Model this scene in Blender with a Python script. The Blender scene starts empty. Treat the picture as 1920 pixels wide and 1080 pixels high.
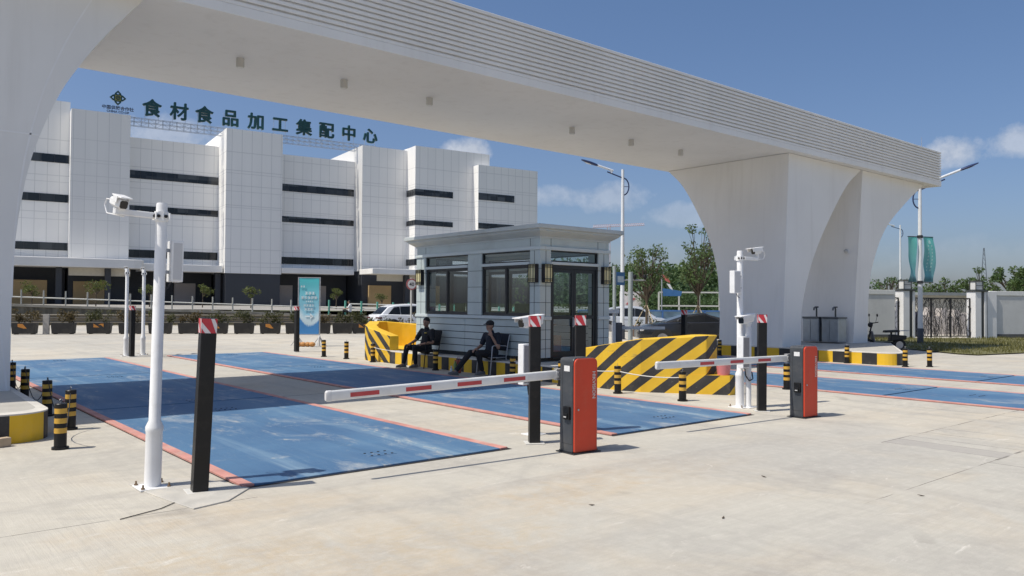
import bpy, bmesh, math, random
from mathutils import Vector, Matrix
from mathutils.noise import noise as pnoise

rnd = random.Random(7)
R = math.radians
SC = bpy.context.scene
COL = SC.collection

# ------------------------------------------------------------------ camera
cam_d = bpy.data.cameras.new("camera")
cam_d.sensor_width = 36.0
cam_d.lens = 27.734
cam_d.clip_start = 0.05
cam_d.clip_end = 4000.0
cam = bpy.data.objects.new("camera", cam_d)
COL.objects.link(cam)
YAW, PITCH, ROLL = R(40.106), R(1.1175), R(0.3904)
fw = Vector((math.sin(YAW) * math.cos(PITCH), math.cos(YAW) * math.cos(PITCH), math.sin(PITCH)))
rt = fw.cross(Vector((0, 0, 1))).normalized()
up = rt.cross(fw)
r2 = math.cos(ROLL) * rt + math.sin(ROLL) * up
u2 = -math.sin(ROLL) * rt + math.cos(ROLL) * up
m = Matrix((r2, u2, -fw)).transposed().to_4x4()
m.translation = Vector((0, 0, 1.6))
cam.matrix_world = m
SC.camera = cam

# ------------------------------------------------------------------ light and sky
SUN_EL, SUN_AZ = R(60.0), R(-74.9)          # azimuth from +Y, clockwise
sun_dir = Vector((math.sin(SUN_AZ) * math.cos(SUN_EL), math.cos(SUN_AZ) * math.cos(SUN_EL), math.sin(SUN_EL)))
sd = bpy.data.lights.new("sun", 'SUN')
sd.energy = 4.5
sd.angle = R(0.53)
sd.color = (1.0, 0.935, 0.82)
sun = bpy.data.objects.new("sun", sd)
COL.objects.link(sun)
sun.rotation_euler = (-sun_dir).to_track_quat('-Z', 'Y').to_euler()
sun.location = (0, 0, 40)

SC.view_settings.view_transform = 'Standard'
SC.view_settings.look = 'None'
SC.view_settings.exposure = 0.0
SC.view_settings.gamma = 1.0
SC.view_settings.use_curve_mapping = False
SC.cycles.max_bounces = 8
SC.cycles.diffuse_bounces = 4
SC.cycles.glossy_bounces = 3
SC.cycles.transparent_max_bounces = 12
SC.cycles.use_denoising = True


# ------------------------------------------------------------------ node helpers
class Graph:
    def __init__(self, tree):
        self.t = tree

    def n(self, kind, props=None, **ins):
        nd = self.t.nodes.new(kind)
        for k, v in (props or {}).items():
            setattr(nd, k, v)
        for k, v in ins.items():
            self.put(nd, k, v)
        return nd

    def put(self, nd, k, v):
        if k.startswith('i') and k[1:].isdigit():
            s = nd.inputs[int(k[1:])]
        else:
            s = nd.inputs[k.replace('_', ' ')]
        if isinstance(v, bpy.types.NodeSocket):
            self.t.links.new(v, s)
        else:
            if s.type == 'RGBA' and len(v) == 3:
                v = (*v, 1.0)
            s.default_value = v

    def m(self, op, a, b=0.0, c=None, clamp=False):
        nd = self.n('ShaderNodeMath', {'operation': op, 'use_clamp': clamp}, i0=a, i1=b)
        if c is not None:
            self.put(nd, 'i2', c)
        return nd.outputs[0]

    def mix(self, f, a, b, blend='MIX'):
        nd = self.t.nodes.new('ShaderNodeMix')
        nd.data_type = 'RGBA'
        nd.blend_type = blend
        for idx, v in ((0, f), (6, a), (7, b)):
            s = nd.inputs[idx]
            if isinstance(v, bpy.types.NodeSocket):
                self.t.links.new(v, s)
            else:
                s.default_value = v if idx == 0 else (*v[:3], 1.0)
        return nd.outputs[2]

    def rng(self, v, a, b, c=0.0, d=1.0):
        nd = self.n('ShaderNodeMapRange', {'clamp': True}, i0=v, i1=a, i2=b, i3=c, i4=d)
        return nd.outputs[0]

    def noise(self, vec, scale, detail=3.0, rough=0.55, dist=0.0):
        return self.n('ShaderNodeTexNoise', {}, Vector=vec, Scale=scale, Detail=detail, Roughness=rough, Distortion=dist).outputs[0]

    def obj(self):
        return self.n('ShaderNodeTexCoord').outputs['Object']

    def xyz(self, vec):
        s = self.n('ShaderNodeSeparateXYZ', {}, Vector=vec)
        return s.outputs[0], s.outputs[1], s.outputs[2]

    def scale(self, vec, s):
        return self.n('ShaderNodeVectorMath', {'operation': 'MULTIPLY'}, i0=vec, i1=s).outputs[0]


def new_mat(name):
    mt = bpy.data.materials.new(name)
    mt.use_nodes = True
    t = mt.node_tree
    t.nodes.clear()
    g = Graph(t)
    out = t.nodes.new('ShaderNodeOutputMaterial')
    b = t.nodes.new('ShaderNodeBsdfPrincipled')
    t.links.new(b.outputs[0], out.inputs[0])
    return mt, g, b, out


MATS = {}


def P(name, col, rough=0.5, metal=0.0, var=0.10, vs=3.0, bump=0.0, bs=80.0, spec=0.5, dirt=None, coat=0.0, ds=2.0):
    """plain painted / mineral surface with gentle tonal variation, optional dirt of its own shape and fine bump"""
    if name in MATS:
        return MATS[name]
    mt, g, b, out = new_mat(name)
    co = g.obj()
    n1 = g.noise(co, vs, 4.0)
    f = g.rng(n1, 0.3, 0.7, 1.0 - var, 1.0 + var)
    c = g.mix(1.0, col, (1, 1, 1), 'MULTIPLY')
    nd = c.node
    comb = g.n('ShaderNodeCombineXYZ', {}, i0=f, i1=f, i2=f).outputs[0]
    g.t.links.new(comb, nd.inputs[7])
    if dirt:
        dn = g.noise(co, ds, 6.0, 0.65)
        c = g.mix(g.rng(dn, 0.52, 0.75, 0.0, dirt[1]), c, dirt[0])
    g.put(b, 'Base_Color', c)
    rn = g.rng(n1, 0.3, 0.7, max(0.02, rough - 0.06), min(1.0, rough + 0.06))
    g.put(b, 'Roughness', rn)
    b.inputs['Metallic'].default_value = metal
    b.inputs['Specular IOR Level'].default_value = spec
    b.inputs['Coat Weight'].default_value = coat
    if bump:
        bn = g.n('ShaderNodeBump', {}, Strength=bump, Distance=0.01, Height=g.noise(co, bs, 3.0))
        g.t.links.new(bn.outputs[0], b.inputs['Normal'])
    MATS[name] = mt
    return mt


# sky with a few low cumulus puffs
W = bpy.data.worlds.new("World")
SC.world = W
W.use_nodes = True
wt = W.node_tree
wt.nodes.clear()
g = Graph(wt)
wo = wt.nodes.new('ShaderNodeOutputWorld')
bg = wt.nodes.new('ShaderNodeBackground')
wt.links.new(bg.outputs[0], wo.inputs[0])
SKY_STRENGTH = 0.148
bg.inputs['Strength'].default_value = SKY_STRENGTH
sky = wt.nodes.new('ShaderNodeTexSky')
sky.sky_type = 'NISHITA'
sky.sun_disc = False
sky.sun_elevation = SUN_EL
sky.sun_rotation = SUN_AZ
sky.altitude = 500
sky.air_density = 0.8
sky.dust_density = 3.0
sky.ozone_density = 8.0
dirv = g.n('ShaderNodeTexCoord').outputs['Generated']
dx, dy, dz = g.xyz(dirv)
azn = g.m('MULTIPLY', g.m('ARCTAN2', dx, dy), 57.29578)
eln = g.m('MULTIPLY', g.m('ARCSINE', dz), 57.29578)
wob = g.noise(dirv, 15.0, 7.0, 0.62)
wob2 = g.noise(dirv, 60.0, 4.0, 0.6)
total = None
CLOUDS = [(36.6, 10.9, 1.8, 1.1, .9), (16.2, 10.9, 4.2, 1.5, .60), (43.5, 7.8, 3.2, 1.0, .45), (47.5, 7.6, 3.4, 1.2, .45),
          (53.0, 6.4, 4.0, 1.0, .32), (69.6, 9.7, 3.0, 1.2, .80), (72.8, 10.0, 2.6, 1.2, .65), (-30, 9, 16, 3, .8),
          (100, 8, 12, 3, .7), (150, 12, 20, 4, .8), (-120, 10, 20, 4, .7), (60, 2.5, 40, 2.2, .10)]
for az, el, wa, we, k in CLOUDS:
    a = g.m('DIVIDE', g.m('SUBTRACT', azn, az), wa)
    e = g.m('DIVIDE', g.m('SUBTRACT', eln, el), we)
    d2 = g.m('ADD', g.m('MULTIPLY', a, a), g.m('MULTIPLY', e, e))
    body = g.m('SUBTRACT', g.m('MULTIPLY', g.m('SUBTRACT', wob, 0.27), 3.6), d2)
    mk = g.m('MULTIPLY', g.rng(body, -0.05, 0.75), k)
    total = mk if total is None else g.m('MAXIMUM', total, mk)
tex = g.rng(wob2, 0.25, 0.75, 0.8, 1.05)
cc = g.n('ShaderNodeCombineXYZ', {}, i0=g.m('MULTIPLY', tex, 4.6), i1=g.m('MULTIPLY', tex, 4.8), i2=g.m('MULTIPLY', tex, 5.2)).outputs[0]
low = g.rng(eln, 26.0, 4.0)
hazy = g.mix(low, (1, 1, .94), (1.0, .86, .77))
skyc = g.mix(1.0, sky.outputs[0], hazy, 'MULTIPLY')
fin = g.mix(g.m('MULTIPLY', total, 0.8), skyc, (7, 7, 7))
wt.links.new(cc, fin.node.inputs[7])
wt.links.new(fin, bg.inputs[0])


# ------------------------------------------------------------------ object helpers
def tag(o, label=None, cat=None, group=None, kind=None):
    if label:
        o['label'] = label
    if cat:
        o['category'] = cat
    if group:
        o['group'] = group
    if kind:
        o['kind'] = kind
    return o


def thing(name, label, cat, loc=(0, 0, 0), rz=0.0, group=None):
    o = bpy.data.objects.new(name, None)
    o.empty_display_size = 0.2
    COL.objects.link(o)
    o.location = loc
    o.rotation_euler = (0, 0, rz)
    return tag(o, label, cat, group)


def kids(o):
    return [c for c in bpy.data.objects if c.parent == o]


def copy_tree(o, parent=None):
    c = o.copy()
    COL.objects.link(c)
    c.parent = parent
    for ch in kids(o):
        copy_tree(ch, c)
    return c


def dup(o, loc, rz=None, label=None):
    c = copy_tree(o)
    c.location = loc
    if rz is not None:
        c.rotation_euler = (0, 0, rz)
    if label:
        c['label'] = label
    return c


class MB:
    """collects shapes in one mesh; mi = material slot"""

    def __init__(self):
        self.bm = bmesh.new()
        self.uv = None

    def face(self, pts, mi=0, uvs=None):
        vs = [self.bm.verts.new(p) for p in pts]
        f = self.bm.faces.new(vs)
        f.material_index = mi
        if uvs:
            if self.uv is None:
                self.uv = self.bm.loops.layers.uv.new("UVMap")
            for l, u in zip(f.loops, uvs):
                l[self.uv].uv = u
        return f

    def box(self, a, b, mi=0, M=None):
        x0, y0, z0 = a
        x1, y1, z1 = b
        x0, x1 = min(x0, x1), max(x0, x1)
        y0, y1 = min(y0, y1), max(y0, y1)
        z0, z1 = min(z0, z1), max(z0, z1)
        p = [Vector(q) for q in ((x0, y0, z0), (x1, y0, z0), (x1, y1, z0), (x0, y1, z0), (x0, y0, z1), (x1, y0, z1), (x1, y1, z1), (x0, y1, z1))]
        if M is not None:
            p = [M @ q for q in p]
        v = [self.bm.verts.new(q) for q in p]
        for idx in ((0, 3, 2, 1), (4, 5, 6, 7), (0, 1, 5, 4), (1, 2, 6, 5), (2, 3, 7, 6), (3, 0, 4, 7)):
            f = self.bm.faces.new([v[i] for i in idx])
            f.material_index = mi
        return self

    def bar(self, p0, p1, w, h=None, mi=0):
        """square bar between two points"""
        p0, p1 = Vector(p0), Vector(p1)
        d = p1 - p0
        q = d.to_track_quat('Z', 'Y').to_matrix().to_4x4()
        q.translation = p0
        h = h or w
        return self.box((-w / 2, -h / 2, 0), (w / 2, h / 2, d.length), mi, q)

    def tube(self, pts, radii, n=12, mi=0, cap=True):
        """round tube through points; radii single or list"""
        pts = [Vector(p) for p in pts]
        if not hasattr(radii, '__len__'):
            radii = [radii] * len(pts)
        rings = []
        ref = None
        for i, p in enumerate(pts):
            if i == 0:
                d = pts[1] - p
            elif i == len(pts) - 1:
                d = p - pts[i - 1]
            else:
                d = (pts[i + 1] - p).normalized() + (p - pts[i - 1]).normalized()
            if d.length < 1e-9:
                d = Vector((0, 0, 1))
            d.normalize()
            if ref is None:
                ref = Vector((1, 0, 0)) if abs(d.x) < 0.8 else Vector((0, 1, 0))
            a = (ref - d * ref.dot(d)).normalized()
            ref = a
            b = d.cross(a)
            rings.append([self.bm.verts.new(p + (a * math.cos(2 * math.pi * k / n) + b * math.sin(2 * math.pi * k / n)) * radii[i]) for k in range(n)])
        for i in range(len(rings) - 1):
            for k in range(n):
                f = self.bm.faces.new((rings[i][k], rings[i][(k + 1) % n], rings[i + 1][(k + 1) % n], rings[i + 1][k]))
                f.material_index = mi
                f.smooth = True
        if cap:
            f = self.bm.faces.new(rings[0][::-1]); f.material_index = mi
            f = self.bm.faces.new(rings[-1]); f.material_index = mi
        return self

    def cyl(self, p0, p1, r0, r1=None, n=16, mi=0):
        return self.tube([p0, p1], [r0, r0 if r1 is None else r1], n, mi)

    def lathe(self, prof, n=20, mi=0, c=(0, 0)):
        """profile of (r, z) around the z axis at c; mi may be a list per segment"""
        rings = []
        for r, z in prof:
            rings.append([self.bm.verts.new((c[0] + r * math.cos(2 * math.pi * k / n), c[1] + r * math.sin(2 * math.pi * k / n), z)) for k in range(n)])
        for i in range(len(rings) - 1):
            for k in range(n):
                f = self.bm.faces.new((rings[i][k], rings[i][(k + 1) % n], rings[i + 1][(k + 1) % n], rings[i + 1][k]))
                f.material_index = mi[i] if hasattr(mi, '__len__') else mi
                f.smooth = True
        for rg, fl in ((rings[0], True), (rings[-1], False)):
            f = self.bm.faces.new(rg[::-1] if fl else rg)
            f.material_index = (mi[0] if fl else mi[-1]) if hasattr(mi, '__len__') else mi
        return self

    def prism(self, poly, z0, z1, mi=0, M=None, mi_top=None):
        """polygon in xy (counter clockwise) extruded in z"""
        T = M if M is not None else Matrix.Identity(4)
        a = [self.bm.verts.new(T @ Vector((x, y, z0))) for x, y in poly]
        b = [self.bm.verts.new(T @ Vector((x, y, z1))) for x, y in poly]
        n = len(poly)
        f = self.bm.faces.new(a[::-1]); f.material_index = mi
        f = self.bm.faces.new(b); f.material_index = mi if mi_top is None else mi_top
        for k in range(n):
            f = self.bm.faces.new((a[k], a[(k + 1) % n], b[(k + 1) % n], b[k]))
            f.material_index = mi
        return self

    def loft(self, rings, mi=0, close=True, cap=True, smooth=False):
        vs = [[self.bm.verts.new(p) for p in r] for r in rings]
        n = len(vs[0])
        for i in range(len(vs) - 1):
            for k in range(n if close else n - 1):
                f = self.bm.faces.new((vs[i][k], vs[i][(k + 1) % n], vs[i + 1][(k + 1) % n], vs[i + 1][k]))
                f.material_index = mi
                f.smooth = smooth
        if cap and close:
            f = self.bm.faces.new(vs[0][::-1]); f.material_index = mi
            f = self.bm.faces.new(vs[-1]); f.material_index = mi
        return self

    def ball(self, c, r, sc=(1, 1, 1), n=12, mi=0):
        c = Vector(c)
        rings = []
        for i in range(1, n):
            th = math.pi * i / n
            rings.append([self.bm.verts.new(c + Vector((r * sc[0] * math.sin(th) * math.cos(2 * math.pi * k / n), r * sc[1] * math.sin(th) * math.sin(2 * math.pi * k / n), r * sc[2] * math.cos(th)))) for k in range(n)])
        t = self.bm.verts.new(c + Vector((0, 0, r * sc[2])))
        bt = self.bm.verts.new(c - Vector((0, 0, r * sc[2])))
        fs = []
        for i in range(len(rings) - 1):
            for k in range(n):
                fs.append(self.bm.faces.new((rings[i][(k + 1) % n], rings[i][k], rings[i + 1][k], rings[i + 1][(k + 1) % n])))
        for k in range(n):
            fs.append(self.bm.faces.new((t, rings[0][k], rings[0][(k + 1) % n])))
            fs.append(self.bm.faces.new((bt, rings[-1][(k + 1) % n], rings[-1][k])))
        for f in fs:
            f.material_index = mi
            f.smooth = True
        return self

    def build(self, name, mats, parent=None, bevel=0.0, loc=None, rot=None, seg=2, sharp=38):
        if not isinstance(mats, (list, tuple)):
            mats = [mats]
        bmesh.ops.recalc_face_normals(self.bm, faces=self.bm.faces[:]) if self.bm.faces else None
        me = bpy.data.meshes.new(name)
        self.bm.to_mesh(me)
        self.bm.free()
        for mt in mats:
            me.materials.append(mt)
        if any(p.use_smooth for p in me.polygons):
            me.set_sharp_from_angle(angle=R(sharp))
        o = bpy.data.objects.new(name, me)
        COL.objects.link(o)
        o.parent = parent
        if loc is not None:
            o.location = loc
        if rot is not None:
            o.rotation_euler = rot
        if bevel:
            md = o.modifiers.new("edge", 'BEVEL')
            md.width = bevel
            md.segments = seg
            md.limit_method = 'ANGLE'
            md.angle_limit = R(40)
            md.harden_normals = False
        return o


def text_mesh(name, body, size, depth, mt, parent, M, bold=0.0, align='CENTER', spacing=1.0):
    cu = bpy.data.curves.new(name, 'FONT')
    cu.body = body
    cu.size = size
    cu.extrude = depth
    cu.offset = bold
    cu.align_x = align
    cu.align_y = 'CENTER'
    cu.space_character = spacing
    cu.resolution_u = 3
    tmp = bpy.data.objects.new(name, cu)
    COL.objects.link(tmp)
    dg = bpy.context.evaluated_depsgraph_get()
    me = bpy.data.meshes.new_from_object(tmp.evaluated_get(dg))
    bpy.data.objects.remove(tmp)
    bpy.data.curves.remove(cu)
    me.name = name
    me.materials.clear()
    me.materials.append(mt)
    o = bpy.data.objects.new(name, me)
    COL.objects.link(o)
    o.parent = parent
    o.matrix_local = M
    return o


# ------------------------------------------------------------------ shared materials
WHITE = P("white_paint", (.78, .78, .78), .45, var=.04, vs=1.5)
CAMWHITE = P("white_enamel", (.80, .80, .80), .35, var=.04, vs=6, dirt=((.5, .46, .4), .35), ds=5)
BLACK = P("black_paint", (.008, .008, .009), .42, var=.25, vs=5, dirt=((.10, .09, .08), .14), ds=6, spec=.35)
MATTBLACK = P("black_rubber", (.02, .02, .022), .7, var=.2)
YELLOW = P("yellow_paint", (.74, .455, .026), .55, var=.10, vs=3, bump=.15, bs=40, dirt=((.42, .30, .14), .30), ds=3, spec=.35)
STRIPEBLACK = P("stripe_black", (.03, .029, .03), .55, var=.25, vs=4, bump=.15, bs=40, dirt=((.16, .14, .11), .4), ds=4)
RED = P("red_reflective", (.52, .035, .05), .4, var=.12, vs=8)
STEEL = P("galvanised_steel", (.42, .43, .45), .42, metal=.6, var=.12, vs=8)
DARKMETAL = P("dark_metal", (.035, .037, .042), .4, metal=.3, var=.15)
CONC = P("kerb_concrete", (.44, .41, .37), .85, var=.12, vs=2.5, bump=.3, bs=30, dirt=((.30, .26, .2), .4))
GLASSDARK = P("dark_glass", (.012, .014, .017), .08, var=.1, spec=.28)
GREENPAINT = P("green_paint", (.10, .36, .28), .5)

# ================================================================== GROUND
def ground_material():
    mt, g, b, out = new_mat("yard_concrete")
    co = g.obj()
    x, y, z = g.xyz(co)
    big = g.noise(co, 0.10, 4.0, 0.6, 0.4)
    mid = g.noise(co, 0.55, 6.0, 0.62, 0.6)
    fine = g.noise(co, 9.0, 5.0, 0.7)
    grit = g.noise(co, 120.0, 2.0, 0.6)
    c = g.mix(g.rng(big, .40, .60), (.440, .422, .374), (.545, .505, .425))
    c = g.mix(g.rng(mid, .48, .68, 0, .50), c, (.50, .415, .30))                 # ochre dust swept into drifts
    co3 = g.n('ShaderNodeVectorMath', {'operation': 'ADD'}, i0=co, i1=(13.7, 4.1, 0)).outputs[0]
    pale = g.noise(co3, .8, 5.0, .65, .8)
    c = g.mix(g.rng(pale, .48, .64, 0, .70), c, (.37, .352, .315))                    # grey worn patches
    def patch(cx, cy, rx, ry):
        a = g.m('DIVIDE', g.m('SUBTRACT', x, cx), rx)
        e = g.m('DIVIDE', g.m('SUBTRACT', y, cy), ry)
        d = g.m('ADD', g.m('MULTIPLY', a, a), g.m('MULTIPLY', e, e))
        return g.rng(g.m('ADD', d, g.m('MULTIPLY', g.m('SUBTRACT', mid, .5), 3.2)), 1.25, .35)
    drift = g.rng(g.noise(co, 3.4, 7.0, .7, 1.0), .36, .62)
    c = g.mix(g.m('MULTIPLY', patch(1.9, 4.3, 2.0, 1.1), g.m('MULTIPLY', drift, .70)), c, (.475, .375, .245))
    c = g.mix(g.m('MULTIPLY', patch(5.4, 4.9, 1.9, .55), g.m('MULTIPLY', drift, .6)), c, (.48, .375, .25))
    c = g.mix(g.m('MULTIPLY', patch(8.0, 4.6, 2.6, 1.2), .55), c, (.39, .375, .345))
    c = g.mix(g.m('MULTIPLY', patch(2.4, 5.9, 1.3, .4), g.m('MULTIPLY', drift, .5)), c, (.48, .375, .25))
    # tyre smears: long in y between the lanes, long in x in front of the barriers
    tr = g.noise(g.scale(co, (2.6, .10, 1)), 1.0, 4.0, .6, .3)
    tr2 = g.noise(g.scale(co, (.16, 2.2, 1)), 1.0, 4.0, .6, .5)
    c = g.mix(g.rng(tr, .52, .74, 0, .36), c, (.27, .25, .23))
    c = g.mix(g.rng(tr2, .50, .72, 0, .42), c, (.30, .28, .26))
    # broom texture left when the slab was poured
    br = g.noise(g.scale(co, (1.2, 46.0, 1)), 1.0, 3.0, .7, .5)
    br2 = g.noise(g.scale(co, (46.0, 1.2, 1)), 1.0, 3.0, .7, .5)
    brm = g.mix(g.rng(big, .47, .53), br, br2)
    brv = g.n('ShaderNodeSeparateColor', {}, i0=brm).outputs[0]
    c = g.mix(g.rng(brv, .35, .72, 0, .38), c, (.36, .335, .30))
    c = g.mix(g.rng(fine, .45, .75, 0, .32), c, (.60, .565, .505))
    c = g.mix(g.rng(grit, .56, .76, 0, .40), c, (.24, .22, .195))
    # scattered chalky scuffs
    sc = g.noise(g.scale(co, (1.1, 3.2, 1)), 1.6, 7.0, .75, 1.2)
    c = g.mix(g.rng(sc, .61, .73, 0, .65), c, (.68, .645, .59))
    oil = g.noise(g.n('ShaderNodeVectorMath', {'operation': 'ADD'}, i0=co, i1=(3.3, 44.1, 0)).outputs[0], 1.3, 3.0, .5, .4)
    c = g.mix(g.rng(oil, .66, .76, 0, .35), c, (.20, .18, .16))
    # sawn joints
    jw = g.noise(co, 3.0, 3.0)
    jit = g.m('MULTIPLY', g.m('SUBTRACT', jw, .5), .02)

    def line_y(y0, w, x0=None, x1=None):
        d = g.m('ABSOLUTE', g.m('SUBTRACT', g.m('ADD', y, jit), y0))
        k = g.m('LESS_THAN', d, w)
        if x0 is not None:
            k = g.m('MULTIPLY', k, g.m('MULTIPLY', g.m('GREATER_THAN', x, x0), g.m('LESS_THAN', x, x1)))
        return k

    def line_x(x0, w, ya=None, yb=None):
        d = g.m('ABSOLUTE', g.m('SUBTRACT', g.m('ADD', x, jit), x0))
        k = g.m('LESS_THAN', d, w)
        if ya is not None:
            k = g.m('MULTIPLY', k, g.m('MULTIPLY', g.m('GREATER_THAN', y, ya), g.m('LESS_THAN', y, yb)))
        return k
    ks = [line_y(3.06, .005, 6.3, 60), line_y(3.06, .016, 9.2, 14), line_y(4.30, .009, 9.3, 14), line_y(12.72, .02, 5.6, 7.1),
          line_x(9.36, .008, 3.06, 4.3), line_x(9.74, .008, 3.06, 4.3), line_x(10.05, .007, 3.06, 4.3), line_x(10.5, .008, 3.06, 4.3), line_x(11.0, .007, 3.06, 4.3),
          line_x(9.0, .007, 2.0, 3.06), line_y(-2.2, .008), line_x(0.4, .006, -8, 3.06), line_x(17.2, .012, -20, 40),
          line_y(26.5, .014), line_y(33, .014), line_x(12.0, .010, 24, 44), line_y(6.30, .006, .6, 2.6), line_x(13.0, .010, -20, 8)]
    k = ks[0]
    for q in ks[1:]:
        k = g.m('MAXIMUM', k, q)
    brk = g.rng(g.noise(co, 2.2, 3.0), .36, .5)
    c = g.mix(g.m('MULTIPLY', g.m('MULTIPLY', k, .8), brk), c, (.11, .10, .09))
    # darker infill strip of the sawn patch
    st = g.m('MULTIPLY', g.m('MULTIPLY', g.m('GREATER_THAN', x, 9.36), g.m('LESS_THAN', x, 9.74)), g.m('MULTIPLY', g.m('GREATER_THAN', y, 3.06), g.m('LESS_THAN', y, 4.3)))
    c = g.mix(g.m('MULTIPLY', st, .55), c, (.33, .31, .29))
    g.put(b, 'Base_Color', c)
    g.put(b, 'Roughness', g.rng(mid, .3, .7, .82, .95))
    b.inputs['Specular IOR Level'].default_value = .3
    h = g.m('ADD', g.m('MULTIPLY', grit, .35), g.m('ADD', g.m('MULTIPLY', fine, .5), g.m('MULTIPLY', brv, .6)))
    bn = g.n('ShaderNodeBump', {}, Strength=.6, Distance=.008, Height=h)
    g.t.links.new(bn.outputs[0], b.inputs['Normal'])
    return mt


def sheet(name, pts, mt):
    b = MB()
    b.face(pts)
    return tag(b.build(name, mt), kind='structure')


EARTH = P("dry_earth", (.16, .17, .085), .95, var=.3, vs=.05, dirt=((.24, .2, .13), .5), ds=.03)
sheet("ground", [(-3500, -3500, -.05), (3500, -3500, -.05), (3500, 3500, -.05), (-3500, 3500, -.05)], EARTH)
sheet("concrete_yard", [(-90, -40, 0), (60, -40, 0), (60, 80, 0), (-90, 80, 0)], ground_material())


# ================================================================== WEIGHBRIDGES
def deck_material():
    mt, g, b, out = new_mat("blue_deck_paint")
    co = g.obj()
    x, y, z = g.xyz(co)
    base = g.noise(co, .6, 5.0, .6, .4)
    c = g.mix(g.rng(base, .35, .68), (.058, .130, .245), (.084, .178, .300))
    st = g.noise(g.scale(co, (2.4, .16, 1)), 1.0, 6.0, .68, .6)
    st2 = g.noise(g.scale(co, (9.0, .5, 1)), 1.0, 5.0, .7, .8)
    # wheel tracks about 0.85 m either side of the centre line
    d1 = g.m('ABSOLUTE', g.m('SUBTRACT', g.m('ABSOLUTE', g.m('SUBTRACT', x, 1.49)), .78))
    trk = g.rng(d1, .05, .55, 1, .25)
    c = g.mix(g.m('MULTIPLY', g.rng(st, .50, .72, 0, .75), trk), c, (.21, .31, .40))
    c = g.mix(g.m('MULTIPLY', g.rng(st2, .60, .78, 0, .5), trk), c, (.30, .39, .45))
    du = g.noise(g.scale(co, (1.0, .5, 1)), 1.5, 7.0, .72, 1.0)
    c = g.mix(g.rng(du, .54, .72, 0, .72), c, (.40, .42, .42))
    du2 = g.noise(g.scale(co, (1.4, .6, 1)), 2.6, 8.0, .75, 1.2)
    c = g.mix(g.m('MULTIPLY', g.rng(du2, .56, .70, 0, .8), g.rng(du, .44, .58)), c, (.52, .48, .40))
    du3 = g.noise(co, 26.0, 5.0, .75)
    c = g.mix(g.m('MULTIPLY', g.rng(du3, .58, .72, 0, .5), g.rng(du, .45, .62)), c, (.50, .47, .40))
    tr = g.noise(g.scale(co, (4.0, .10, 1)), 1.3, 4.0, .6, .3)
    c = g.mix(g.rng(tr, .58, .8, 0, .35), c, (.035, .07, .13))
    ch = g.noise(co, 14.0, 4.0, .6, .3)
    c = g.mix(g.m('MULTIPLY', g.rng(ch, .70, .73), g.rng(base, .5, .62)), c, (.05, .045, .04))
    g.put(b, 'Base_Color', c)
    g.put(b, 'Roughness', g.rng(st, .3, .7, .50, .72))
    b.inputs['Specular IOR Level'].default_value = .35
    bn = g.n('ShaderNodeBump', {}, Strength=.22, Distance=.006, Height=g.m('ADD', ch, g.noise(co, 70, 2)))
    g.t.links.new(bn.outputs[0], b.inputs['Normal'])
    return mt


DECK = deck_material()
REDSTRIP = P("faded_red_strip", (.50, .235, .20), .75, var=.2, vs=3, dirt=((.50, .39, .32), .9), ds=3.5, bump=.2, bs=40)
GAPDARK = P("dark_gap", (.03, .028, .026), .9)


def weighbridge(label, x0, x1, y0, y1, group, loc):
    t = thing("weighbridge", label, "weighbridge", (x0, y0, 0), 0, group)
    w, l = x1 - x0, y1 - y0
    s = .105
    b = MB()
    b.face([(-.012, -.035, .004), (w + .035, -.035, .004), (w + .035, l + .02, .004), (-.012, l + .02, .004)])
    b.build("frame_gap", GAPDARK, t)
    cuts = [0, 5.95, 11.75, l]
    for i in range(3):
        a = cuts[i] + (.03 if i else 0)
        e = cuts[i + 1] - (.03 if i < 2 else 0)
        b = MB()
        b.box((s + .004, a, -.03), (w - s - .004, e, .020))
        b.build("deck_plate", DECK, t, .004)
    for yy in (.55, 4.9, 5.25 + .95, 11.2, l - .6):
        b = MB()
        cx = w * .56
        b.box((cx - .16, yy - .11, .018), (cx + .16, yy + .11, .0225), 0)
        for i in range(4):
            for j in (-1, 1):
                px, py = cx - .12 + .08 * i, yy + j * .075
                b.cyl((px, py, .02), (px, py, .027), .014, None, 8, 1)
        b.build("access_cover", [DECK, MATTBLACK], t)
    for xa, xb in ((0, s), (w - s, w)):
        b = MB()
        b.box((xa, 0, -.03), (xb, l, .024))
        b.build("edge_strip", REDSTRIP, t, .004)
    return t


WG = "blue weighbridge decks in the lanes"
weighbridge("blue steel weighbridge deck with red edges under the nearest white and red boom", 2.62, 5.58, 6.68, 24.05, WG, None)
weighbridge("blue steel weighbridge deck with red edges running past the two seated men", 7.12, 10.10, 6.56, 24.0, WG, None)
weighbridge("blue steel weighbridge deck on the far side of the booth, nearer of the right pair", 13.88, 16.5, .5, 17.9, WG, None)
weighbridge("blue steel weighbridge deck alongside the right gate legs and their striped kerb", 18.15, 20.75, .5, 17.9, WG, None)


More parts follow.
